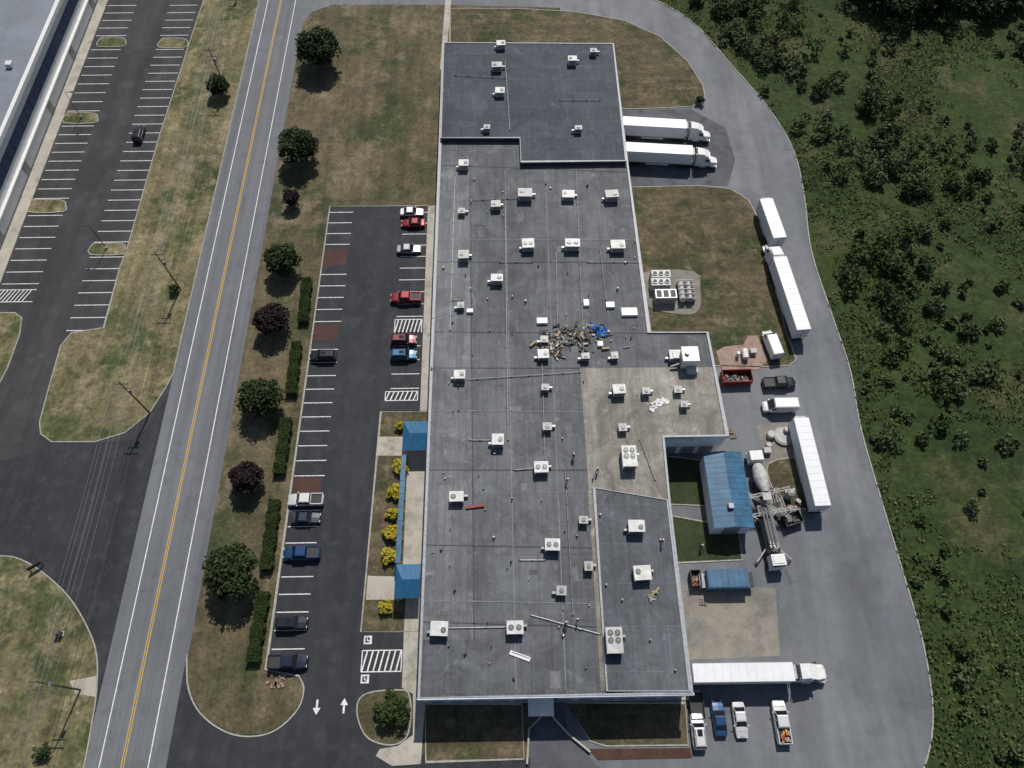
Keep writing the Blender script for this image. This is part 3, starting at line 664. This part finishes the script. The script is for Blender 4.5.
def tractor(b,xr,col=None):
    c=col or m_white
    b.box((xr+.6,0,.85),(8.0,.9,.25),m_dk)
    b.box((xr+1.0,0,2.2),(1.9,2.35,2.6),c,tx=.97,ty=.94)
    b.loft([[(xr+.1,-1.1,3.5),(xr+2.6,-1.05,3.3),(xr+2.6,1.05,3.3),(xr+.1,1.1,3.5)],[(xr+.15,-1.0,4.0),(xr+1.5,-.9,3.8),(xr+1.5,.9,3.8),(xr+.15,1.0,4.0)]],c)
    b.box((xr+2.45,0,1.9),(1.1,2.2,2.0),c,tx=.9,ty=.92)
    b.loft([[(xr+3.0,-1.0,1.85),(xr+3.0,1.0,1.85),(xr+2.55,.9,3.0),(xr+2.55,-.9,3.0)],[(xr+3.06,-1.0,1.85),(xr+3.06,1.0,1.85),(xr+2.62,.9,3.0),(xr+2.62,-.9,3.0)]],m_glass)
    for s in(-1,1): b.box((xr+2.45,s*1.08,2.35),(.8,.05,.6),m_glass)
    b.loft([[(xr+3.0,-1.0,.75),(xr+3.0,1.0,.75),(xr+3.0,.95,1.9),(xr+3.0,-.95,1.9)],[(xr+4.3,-.95,.75),(xr+4.3,.95,.75),(xr+4.3,.75,1.65),(xr+4.3,-.75,1.65)],[(xr+4.65,-.7,.85),(xr+4.65,.7,.85),(xr+4.6,.6,1.45),(xr+4.6,-.6,1.45)]],c)
    b.box((xr+4.62,0,1.1),(.08,1.0,.6),m_chrome); b.box((xr+4.6,0,.6),(.25,2.2,.35),m_chrome)
    for s in(-1,1):
        b.box((xr+3.9,s*1.02,1.0),(1.3,.42,.35),c,tx=.7); b.cyl((xr+3.8,s*1.0-.15,.52),(xr+3.8,s*1.0+.15,.52),.52,m_black,16)
        b.box((xr+4.5,s*.95,1.15),(.12,.3,.25),m_lampW)
        b.cyl((xr+1.0,s*1.05,.75),(xr+2.4,s*1.05,.75),.33,m_chrome,12)
        b.cyl((xr-.1,s*.95,1),(xr-.1,s*.95,3.9),.08,m_chrome,8)
        b.box((xr+2.95,s*1.35,2.3),(.15,.25,.6),m_dk)
        for x in(xr-1.2,xr-2.5):
            for yy in(1.1,.78): b.cyl((x,s*yy-.14,.52),(x,s*yy+.14,.52),.52,m_black,16)
    b.cyl((xr-1.6,0,1.0),(xr-1.6,0,1.15),.5,m_dk,14)
def semi(nose,tail):
    c,a,L=place2(nose,tail,4.0) ; b=MB(); L=max(L,17)
    x1=L/2;x0=-L/2; trailer(b,x0,x1-5.6); tractor(b,x1-4.7); c.z=.06
    b.obj('semi_truck',c,a,bevel=.04)
semi((713,126),(623,121));semi((720,152),(626,147));semi((833,671),(693,673))
def strailer(nose,tail,tr=False):
    c,a,L=place2(nose,tail,4.0); b=MB(); c.z=.06
    if tr: trailer(b,-L/2,L/2-3.4); tractor(b,L/2-3.0); b.obj('semi_truck',c,a,bevel=.04)
    else: trailer(b,-L/2,L/2); b.obj('semi_trailer',c,a,bevel=.04)
strailer((766,199),(780,238)); strailer((775,243),(804,330),True); strailer((801,418),(823,506))
# ------------------------------------------------------------ concrete pump truck
m_pw=M('pump_dusty_white',(.46,.46,.44),.6,var=.35)
b=MB()
b.box((0,0,.95),(9.5,.9,.3),m_dk)
b.box((3.9,0,1.9),(1.9,2.3,1.9),m_white,tx=.93,ty=.93); b.box((4.83,0,2.3),(.08,1.9,.8),m_glass); b.box((4.9,0,.8),(.25,2.3,.5),m_white)
b.box((3.9,0,2.9),(1.2,1.6,.15),m_white)
for x in(3.9,-2.0,-3.4,2.4):
    for s in(-1,1): b.cyl((x,s*1.0-.17,.52),(x,s*1.0+.17,.52),.52,m_black,16)
b.box((-.3,0,1.4),(5.5,2.0,.5),m_debris); b.box((-4.3,0,1.3),(1.4,1.5,1.0),m_grey,tx=1.25,ty=1.25); b.box((-4.3,0,1.9),(1.5,1.6,.05),m_dk)
b.cyl((2.0,0,1.5),(2.0,0,3.2),.35,m_pw,14)
for i,(y,z) in enumerate(((.5,3.1),(.1,3.5),(-.3,3.1),(-.65,2.7))):
    b.box((-1.3,y,z),(6.6-.4*i,.2,.3),m_pw); b.cyl((-4.6+.2*i,y,z+.22),(1.8-.3*i,y,z+.22),.06,m_grey,8)
    b.cyl((2,y,z),(0,y,z-.35),.08,m_chrome,8)
for sx in(1.6,-2.9):
    for s in(-1,1):
        e=Vector((sx+(2.0 if sx>0 else -1.8),s*2.7,.9)); b.cyl((sx,s*.9,1.1),e,.11,m_pw,8); b.cyl(e,(e.x,e.y,.1),.08,m_chrome,8); b.box((e.x,e.y,.06),(.5,.5,.1),m_wood2)
for i in range(6): b.box((-.5+i*.5,.95,1.85),(.3,.3,.4),random.choice((m_unit2,m_dk,m_red)))
q=P(767,540); q.z=.06; b.obj('concrete_pump_truck',q,-pi/2+.06,bevel=.03)
b=MB()
b.box((0,0,.95),(8.6,.9,.3),m_dk)
b.box((3.3,0,1.9),(1.8,2.3,1.9),m_white,tx=.92,ty=.93); b.box((4.2,0,2.3),(.06,1.9,.8),m_glass); b.box((4.3,0,.8),(.2,2.2,.5),m_white)
rr=[]
for x,z,r in((2.0,2.0,.6),(1.2,2.1,1.0),(-.6,2.3,1.15),(-2.2,2.6,.85),(-3.1,2.8,.5)):
    rr.append([(x,r*math.cos(t*pi/8),z+r*math.sin(t*pi/8)) for t in range(16)])
b.loft(rr,m_pw)
b.box((-3.9,0,2.6),(.9,1.0,.9),m_unit2,tx=1.4,ty=1.4); b.cyl((-4.1,0,2.2),(-5.4,.5,1.1),.25,m_grey,8)
for x in(3.2,-1.2,-2.6):
    for s in(-1,1): b.cyl((x,s*1.0-.17,.52),(x,s*1.0+.17,.52),.52,m_black,16)
q=P(756,480); q.z=.06; b.obj('concrete_mixer_truck',q,pi/2+.05,bevel=.03)
b=MB()
def truss(a,c,w=.4):
    a=Vector(a);c=Vector(c);d=(c-a).normalized();s=d.cross(Vector((0,0,1))).normalized()*w/2;u=Vector((0,0,w))
    for o in(s,-s,s+u,-s+u): b.cyl(a+o,c+o,.045,m_pw,5)
    n=int((c-a).length/.8)
    for i in range(n):
        p=a.lerp(c,i/n);q=a.lerp(c,(i+1)/n); b.cyl(p+s,q-s,.03,m_pw,4);b.cyl(p+s,q+s+u,.03,m_pw,4);b.cyl(p-s,q-s+u,.03,m_pw,4)
for a_,c_ in((P(738,500,3.0),P(790,488,2.2)),(P(736,519,1.5),P(797,508,3.2)),(P(775,488,1.0),P(790,522,2.4)),(P(740,490,1.2),P(790,518,2.4))):
    truss(a_,c_)
    for e in(a_.lerp(c_,.12),a_.lerp(c_,.88)): b.cyl((e.x,e.y,0),(e.x,e.y,e.z),.06,m_grey,6)
b.cyl(P(787,497,0),P(787,497,0)+Vector((0,0,2.2)),.6,m_unit2,16,.6); b.cyl(P(787,497,0)+Vector((0,0,2.2)),P(787,497,0)+Vector((0,0,2.5)),.6,m_unit2,16,.2)
for i in range(26):
    u=random.uniform(745,803);v=random.uniform(490,527);s=random.uniform(.3,.9)
    q=P(u,v); b.box((q.x,q.y,s*.4+.05),(s,s*random.uniform(.4,1),s*.8),random.choice((m_unit2,m_grey,m_dk,m_debris,m_debris,m_card)),rz=random.random()*3)
b.obj('batching_conveyor')
b=MB(); b.box((0,0,.75),(3.4,1.9,.12),m_dk)
for s in(-1,1): b.box((0,s*.95,1.0),(3.4,.06,.45),m_dk); wheel(b,-.3,s*1.05,.33)
b.box((1.7,0,1.0),(.06,1.9,.45),m_dk); b.box((-1.7,0,1.0),(.06,1.9,.45),m_dk); b.cyl((1.7,0,.6),(3,0,.5),.06,m_dk)
b.obj('utility_trailer',P(696,706,.5)-Vector((0,0,.44)),-pi/2)
b=MB()
for u,v in((729,432),(733,436),(703,602)):
    q=P(u,v)
    for k_ in range(random.choice((2,4))):
        a_=random.uniform(-.2,.2)
        for j in range(5): b.box((q.x+(j-2)*.24*math.cos(a_),q.y+(j-2)*.24*math.sin(a_),.12+k_*.15),(.12,1.0,.03),m_card,rz=a_)
        for j in(-.4,0,.4): b.box((q.x-j*math.sin(a_),q.y+j,.06+k_*.15),(1.15,.09,.09),m_wood2,rz=a_)
b.obj('pallet_stack')
# ------------------------------------------------------------ neighbouring warehouse
wh=empty('warehouse',P(0,150)); HZ=10.0
def wchild(b,n):
    o=b.obj(n); o.parent=wh; o.matrix_parent_inverse=Matrix.Translation(-wh.location)
xb=P(98,0).x; ya=P(0,330).y; yb=P(90,-260).y
b=MB(); b.prism([(xb-90,ya),(xb,ya),(xb,yb),(xb-90,yb)],0,HZ,m_white,m_wbr); wchild(b,'walls')
b=MB(); b.strip([(xb-90,ya),(xb,ya),(xb,yb),(xb-90,yb)],.7,HZ-.4,HZ+.5,m_white,closed=True); wchild(b,'parapet')
b=MB(); b.box((xb+.05,(ya+yb)/2,6.6),(.16,yb-ya-.5,2.4),m_navy)
n=int((yb-ya)/3)
for i in range(n): b.box((xb+.1,ya+i*3+1,6.6),(.14,.05,2.4),m_dk)
b.box((xb+.3,(ya+yb)/2,3.4),(.8,yb-ya,.25),m_white)
for i in range(0,n,6): b.box((xb+.06,ya+i*3+3,1.4),(.16,2.0,2.4),m_grey)
wchild(b,'ribbon_windows')
b=MB()
for i in range(30):
    x=xb-random.uniform(4,40);y=random.uniform(ya+20,yb-20); s=random.uniform(.8,2.2)
    b.box((x,y,HZ+.5),(s,s,1),random.choice((m_unit,m_unit2,m_dk)))
for i in range(8): b.box((xb-9-i*9,(ya+yb)/2,HZ+.03),(.15,yb-ya-2,.05),m_grey)
wchild(b,'roof_equipment')
b=MB(); b.prism([(xb,ya-2),(xb+2.6,ya-2),(xb+2.6,yb),(xb,yb)],0,.16,m_conc); b.obj('sidewalk')
# ------------------------------------------------------------ utility poles and wires
def upole(u,v,h=11.5):
    q=P(u,v); b=MB(); b.cyl((0,0,0),(0,0,h),.15,m_wood2,10,.1)
    b.box((0,0,h-.7),(2.4,.12,.14),m_wood2); b.box((0,0,h-2.2),(1.8,.12,.12),m_wood2)
    for x in(-1.1,-.5,.5,1.1): b.cyl((x,0,h-.63),(x,0,h-.4),.05,m_dk,6)
    b.cyl((.35,0,h-3.6),(.35,0,h-2.7),.24,m_grey,12)
    b.obj('utility_pole',q); return q
pls=[upole(*p) for p in((243,-10),(227,92),(181,290),(150,413),(81,690))]
pls=[pls[0]+Vector((0,90,0))]+pls+[pls[-1]-Vector((0,60,0))]
b=MB()
for dx,hz in((-1.1,11.15),(-.5,11.15),(.5,11.15),(1.1,11.15),(-.7,9.4),(.1,7.8)):
    for A,B in zip(pls,pls[1:]):
        a=A+Vector((dx,0,hz));c=B+Vector((dx,0,hz)); L=(a-c).length; prev=a; n=8
        for i in range(1,n+1):
            t=i/n; q=a.lerp(c,t)-Vector((0,0,L*L*.0003*4*t*(1-t)*1.0)); b.cyl(prev,q,.02,m_grey,4); prev=q
b.obj('overhead_wires')
def lamp(u,v,rz=0,h=7):
    b=MB(); b.cyl((0,0,0),(0,0,.6),.25,m_conc,10); b.cyl((0,0,.6),(0,0,h),.08,m_dk,8,.05); b.cyl((0,0,h-.1),(1.2,0,h),.05,m_dk,6); b.box((1.4,0,h),(.6,.3,.12),m_dk)
    b.obj('street_lamp',P(u,v),rz)
for a in((82,118,0),(107,249,pi)): lamp(*a)
b=MB(); b.box((0,0,.9),(.9,.5,1.3),m_wood2); b.box((0,0,.15),(1.2,.8,.3),m_conc); b.box((0,-.26,1.0),(.6,.03,.7),m_dk); b.obj('utility_cabinet',P(61,634))
b=MB(); b.box((0,0,1.2),(2.0,.12,.9),m_dk)
for s in(-.9,.9): b.box((s,0,.8),(.12,.14,1.6),m_wood2)
b.obj('notice_sign',P(38,568),.6)
b=MB(); q=P(277,679)
for i in range(16):
    t=random.random()*6.28;r=random.random()*1.2; b.box((q.x+r*math.cos(t)*1.3,q.y+r*math.sin(t),.1),(.5,.4,.2),m_pink,rz=t)
b.obj('landscape_rocks')
# ------------------------------------------------------------ vegetation
def leafmesh(name,C,size,mat,loc=(0,0,0),parent=None,upb=.5):
    n=len(C); C=np.asarray(C,float)
    nr=rng.normal(size=(n,3)); nr[:,2]=np.abs(nr[:,2])+upb; nr/=np.linalg.norm(nr,axis=1)[:,None]
    t=rng.normal(size=(n,3)); a=np.cross(nr,t); a/=np.linalg.norm(a,axis=1)[:,None]; c=np.cross(nr,a)
    s=(size*rng.uniform(.6,1.3,n))[:,None]
    V=np.stack([C+a*s,C+c*s*.62,C-a*s,C-c*s*.62],1).reshape(-1,3)
    me=bpy.data.meshes.new(name); me.vertices.add(4*n); me.vertices.foreach_set('co',V.ravel())
    me.loops.add(4*n); me.loops.foreach_set('vertex_index',np.arange(4*n,dtype=np.int32))
    me.polygons.add(n); me.polygons.foreach_set('loop_start',np.arange(0,4*n,4,dtype=np.int32))
    try: me.polygons.foreach_set('loop_total',np.full(n,4,dtype=np.int32))
    except Exception: pass
    me.update(calc_edges=True); me.validate(); me.materials.append(mat)
    o=bpy.data.objects.new(name,me); COL.objects.link(o); o.location=loc
    if parent: o.parent=parent
    return o
def crown(x,y,z,r,h,nc,nl,flat=.3,lo=.35):
    d=rng.normal(size=(nc,3)); d/=np.linalg.norm(d,axis=1)[:,None]; d[:,2]=np.where(d[:,2]<-flat,-d[:,2],d[:,2])
    rad=rng.uniform(lo,.92,nc)[:,None]
    cc=d*rad*np.array([r,r,h]); cr=rng.uniform(.18,.34,nc)*r
    idx=rng.integers(0,nc,nl); g=rng.normal(size=(nl,3)); g/=np.linalg.norm(g,axis=1)[:,None]
    return cc[idx]+g*(cr[idx]*rng.uniform(.6,1.05,nl))[:,None]+np.array([x,y,z])
def tree(name,u,v,r,h,mat,nl=8000):
    zc=h*.6; q=P(u,v,zc); e=empty(name,(q.x,q.y,0)); b=MB()
    b.cyl((0,0,0),(0,0,h*.45),r*.07,m_bark,10,r*.05)
    for i in range(9):
        t=i*2.4+random.random(); z0=h*(.25+.03*i); rr=r*random.uniform(.5,.8)
        mid=Vector((math.cos(t)*rr*.5,math.sin(t)*rr*.5,z0+h*.14)); b.cyl((0,0,z0),mid,r*.035,m_bark,6,r*.022)
        b.cyl(mid,(math.cos(t+.2)*rr,math.sin(t+.2)*rr,z0+h*.27),r*.022,m_bark,5,r*.008)
    b.obj('trunk',parent=e)
    leafmesh('crown',crown(0,0,zc,r,h*.38,130,nl,.45,.4),.17+.03*r,mat,parent=e)
for a in [(318,47,5.0,8,m_leafT,11000),(298,146,4.1,6.8,m_leafT,9000),(283,260,3.3,5.8,m_leafT),(259,397,3.6,6.2,m_leafT),(230,572,4.0,6.8,m_leafT),(218,85,2.4,4.4,m_leafT)]: tree('shade_tree',*a)
for a in [(291,198,1.9,3.7,m_leafP,2800),(271,320,3.1,5.2,m_leafP),(246,478,2.6,4.7,m_leafP)]: tree('purple_plum_tree',*a)
def bush(name,u,v,r,h,mat,nl=900,sz=.16): 
    q=P(u,v,h*.5); e=empty(name,(q.x,q.y,.1)); b=MB()
    for i in range(5): b.cyl((0,0,0),(math.cos(i*1.3)*r*.5,math.sin(i*1.3)*r*.5,h*.7),.04,m_bark,5,.015)
    b.obj('stems',parent=e); leafmesh('foliage',crown(0,0,h*.45,r,h*.55,40,nl,.1,.2),sz,mat,parent=e)
bush('round_bush',392,711,2.6,3.0,m_leafA,3600,.2); bush('round_bush',700,101,1.2,1.6,m_leafT);bush('round_bush',174,290,1.2,1.6,m_leafA);bush('round_bush',42,752,1.3,1.8,m_leafA)
for u,v,r in((401,467,1.6),(395,492,1.35),(392,513,1.2),(391,534,1.35),(389,556,1.45),(386,607,1.1),(400,426,.8)): bush('yellow_shrub',u,v,r,1.5,m_leafY,1500,.19)
def hedge(u0,v0,u1,v1,w=1.8,h=1.6):
    A=P(u0,v0,h*.6);B=P(u1,v1,h*.6); L=(A-B).length; n=int(L*520)
    e=empty('hedge',((A.x+B.x)/2,(A.y+B.y)/2,0)); ang=math.atan2(B.y-A.y,B.x-A.x)
    x=rng.uniform(-L/2,L/2,n);y=rng.uniform(-1,1,n);z=rng.uniform(0,1,n)
    k=rng.integers(0,3,n); y=np.where(k==0,np.sign(y)*rng.uniform(.85,1.02,n),y); z=np.where(k>0,rng.uniform(.9,1.04,n),z)
    wob=1+.1*np.sin(x*1.7)+.08*np.sin(x*3.9+1)
    C=np.stack([x*math.cos(ang)-y*w/2*wob*math.sin(ang),x*math.sin(ang)+y*w/2*wob*math.cos(ang),z*h*(1+.07*np.sin(x*2.3))],1)
    leafmesh('foliage',C,.12,m_leafH,parent=e)
    b=MB(); b.box((0,0,h*.42),(L-.4,w*.8,h*.82),m_leafH,rz=ang); b.obj('core',parent=e)
for a in((307,279,303,322),(297,343,291,394),(287,419,279,474),(275,500,266,570),(264,592,253,662)): hedge(*a)
poly=np.array(scr)
def inside(x,y):
    r=np.zeros(len(x),bool);n=len(poly)
    for i in range(n):
        x0,y0=poly[i];x1,y1=poly[(i+1)%n]
        c=((y0>y)!=(y1>y)); 
        with np.errstate(divide='ignore',invalid='ignore'): xx=(x1-x0)*(y-y0)/(y1-y0)+x0
        r^=(c&(x<xx))
    return r
outw=np.array(PP(outs))
def scatter(n,xr,yr):
    x=rng.uniform(*xr,n);y=rng.uniform(*yr,n);k=inside(x,y); x,y=x[k],y[k]
    d=np.min(np.hypot(x[:,None]-outw[None,:,0],y[:,None]-outw[None,:,1]),axis=1)
    return x,y,d
x,y,d=scatter(11000,(20,165),(-20,260))
Cs=[];Cd=[];Cb=[]
for xi,yi,di in zip(x,y,d):
    if xi>70+ (yi+20)*.42: continue
    nv=mnoise.noise(Vector((xi*.035,yi*.035,3.1)))+.45*mnoise.noise(Vector((xi*.11,yi*.11,9)))
    wood=(yi>158 and xi>74+ (200-yi)*.35) or yi>215
    if wood:
        if random.random()>.34: continue
        r=random.uniform(2.4,4.6)
        if di<r*.9: continue
        Cd.append(crown(xi,yi,r*1.0,r,r*1.1,34,420,.2,.5)); continue
    belt=(yi>70 and di<24)
    if belt:
        if nv<-.16 or random.random()>.25: continue
        r=random.uniform(.9,2.9)
        if di<r+.4: continue
        (Cb if mnoise.noise(Vector((xi*.07,yi*.07,21)))<-.02 else Cs).append(crown(xi,yi,r*.6,r,r*.85,22,int(130*r),.1,.4))
    else:
        pr=.34 if nv>.1 else (.1 if nv>-.15 else .02)
        if random.random()>pr: continue
        r=random.uniform(.5,1.2)+max(0,random.gauss(.2,.75))
        if di<r+.5: continue
        (Cs if random.random()<.65 else Cb).append(crown(xi,yi,r*.5,r,r*.75,16,int(110*r),.1,.35))
leafmesh('scrub_bushes',np.concatenate(Cs),.3,m_leafS,upb=.3)
leafmesh('thicket',np.concatenate(Cb),.32,m_leafB,upb=.3)
leafmesh('woodland',np.concatenate(Cd),.46,m_leafD,upb=.3)
x,y,d=scatter(120000,(20,130),(-20,225))
k=(d>.25)&(x<70+(y+20)*.42); x,y=x[k],y[k]
nv=np.array([mnoise.noise(Vector((a*.06,b_*.06,1.3)))+.8*mnoise.noise(Vector((a*.35,b_*.35,4))) for a,b_ in zip(x,y)])
k=nv>-.02; x,y,nv=x[k],y[k],nv[k]
leafmesh('weeds',np.stack([x,y,rng.uniform(.05,.25,len(x))+np.clip(nv,0,.8)],1),.27,m_leafW,upb=.2)
# ------------------------------------------------------------ workers
m_skin=M('skin',(.4,.24,.17),.6);m_vest=M('hi_vis_vest',(.55,.25,.03),.7);m_jean=M('work_trousers',(.05,.06,.09),.9);m_boot=M('boots',(.05,.035,.025),.8);m_hat=M('hard_hat',(.7,.68,.6),.35)
def worker(u,v,z,rz,vest,bend=0.0):
    J={'pel':((0,0,.95),.15),'sp':((.0+bend*.2,0,1.2),.15),'ch':((bend*.4,0,1.42-bend*.12),.165),'nk':((bend*.52,0,1.54-bend*.18),.065),'hd':((bend*.6,0,1.62-bend*.2),.075)}
    E=[('pel','sp'),('sp','ch'),('ch','nk'),('nk','hd')]
    for s,n in((1,'l'),(-1,'r')):
        st=.16*s
        J.update({'hp'+n:((0,.1*s,.88),.1),'kn'+n:((.08+st*.5,.11*s,.5),.07),'an'+n:((-.02+st,.11*s,.09),.05),'to'+n:((.16+st,.12*s,.05),.045),
          'sh'+n:((bend*.4,.2*s,1.42-bend*.12),.068),'el'+n:((.08+bend*.5,.27*s,1.14-bend*.1),.05),'wr'+n:((.26+bend*.6,.25*s,.95-bend*.1),.033),'pm'+n:((.33+bend*.6,.245*s,.91-bend*.1),.034)})
        E+=[('pel','hp'+n),('hp'+n,'kn'+n),('kn'+n,'an'+n),('an'+n,'to'+n),('ch','sh'+n),('sh'+n,'el'+n),('el'+n,'wr'+n),('wr'+n,'pm'+n)]
        for i,(dy,l) in enumerate(((-.03,.07),(-.01,.085),(.01,.08),(.03,.062))):
            J['f%d%s'%(i,n)]=((.33+l+bend*.6,(.245*s+dy),.875-bend*.1),.0095); E.append(('pm'+n,'f%d%s'%(i,n)))
        J['th'+n]=((.35+bend*.6,.245*s-.055*s,.9-bend*.1),.011); E.append(('pm'+n,'th'+n))
    ks=list(J); me=bpy.data.meshes.new('body'); me.from_pydata([J[k][0] for k in ks],[(ks.index(a),ks.index(c)) for a,c in E],[])
    o=bpy.data.objects.new('body',me); COL.objects.link(o)
    sk=o.modifiers.new('s','SKIN'); 
    for i,k in enumerate(ks): me.skin_vertices[0].data[i].radius=(J[k][1],J[k][1]); me.skin_vertices[0].data[i].use_root=(i==0)
    ss=o.modifiers.new('ss','SUBSURF'); ss.levels=ss.render_levels=1
    dg=bpy.context.evaluated_depsgraph_get(); m2=bpy.data.meshes.new_from_object(o.evaluated_get(dg)); o.modifiers.clear(); o.data=m2
    for m in(m_skin,vest,m_jean,m_boot): m2.materials.append(m)
    for p in m2.polygons:
        c=p.center; zz=c.z
        p.material_index=3 if zz<.13 else 2 if (zz<.95 and abs(c.y)<.2) else 0 if (zz>1.53-bend*.18 or (abs(c.y)>.2 and zz<1.2-bend*.1)) else 1
        p.use_smooth=True
    e=empty('construction_worker',P(u,v,z)); e.rotation_euler[2]=rz; o.parent=e
    hx,hz=bend*.62+.01,1.70-bend*.2; b=MB()
    rr=[]
    for i in range(7):
        t=-pi/2+pi*i/6; rr.append([(hx+.1*math.cos(t)*math.cos(a*pi/5),.078*math.cos(t)*math.sin(a*pi/5),hz+.12*math.sin(t)) for a in range(10)])
    b.loft(rr,m_skin); b.box((hx+.1,0,hz-.01),(.035,.025,.05),m_skin)
    for s in(-1,1): b.box((hx+.088,s*.033,hz+.02),(.012,.022,.012),m_dk); b.box((hx,s*.08,hz),(.04,.02,.06),m_skin)
    b.box((hx+.09,0,hz-.055),(.012,.05,.01),m_red); b.obj('head',parent=e,smooth=True)
    b=MB(); rr=[]
    for i in range(5):
        t=pi/2*i/4; rr.append([(hx+.14*math.cos(t)*math.cos(a*pi/6),.12*math.cos(t)*math.sin(a*pi/6),hz+.05+.11*math.sin(t)) for a in range(12)])
    b.loft(rr,m_hat); b.box((hx+.14,0,hz+.055),(.1,.18,.015),m_hat); b.obj('hard_hat',parent=e,smooth=True)
m_vest2=M('blue_shirt',(.04,.08,.2),.8);m_vest3=M('red_shirt',(.35,.04,.03),.8)
for a in((566,483,RZ,.4,m_vest,.3),(597,472,RZ+.05,2.5,m_vest3),(565,626,RZ,1.2,m_vest2,.4),(577,621,RZ,3.4,m_vest3),(560,350,RZ,-.8,m_vest,.5),(661,543,RZ+.3,.4,m_vest3),(748,520,.05,.5,m_vest),(700,548,.13,.5,m_vest2),(573,458,RZ,.9,m_vest2)): worker(*a)
# ------------------------------------------------------------ light, sky, camera
EL=math.radians(54);AZ=math.radians(12)
w=bpy.data.worlds.new('World'); S.world=w; w.use_nodes=True; nt=w.node_tree
sky=nt.nodes.new('ShaderNodeTexSky'); sky.sky_type='NISHITA'; sky.sun_disc=False; sky.sun_elevation=EL; sky.sun_rotation=AZ
bg=nt.nodes['Background']; nt.links.new(sky.outputs[0],bg.inputs[0]); bg.inputs[1].default_value=.07
l=bpy.data.lights.new('sun','SUN'); l.energy=4.0; l.angle=math.radians(.5); l.color=(1,.955,.89)
o=bpy.data.objects.new('sun',l); COL.objects.link(o)
sv=Vector((math.sin(AZ)*math.cos(EL),math.cos(AZ)*math.cos(EL),math.sin(EL))); o.rotation_euler=(-sv).to_track_quat('-Z','Y').to_euler(); o.location=(0,100,150)
cd=bpy.data.cameras.new('camera'); cam=bpy.data.objects.new('camera',cd); COL.objects.link(cam)
cam.location=(0,0,H); cam.rotation_euler=(math.pi/2-PIT,0,-YAW); cd.lens=F/1024*36; cd.sensor_width=36; cd.clip_end=6000; cd.clip_start=1
S.camera=cam
S.view_settings.view_transform='Standard'; S.view_settings.look='None'; S.view_settings.exposure=0
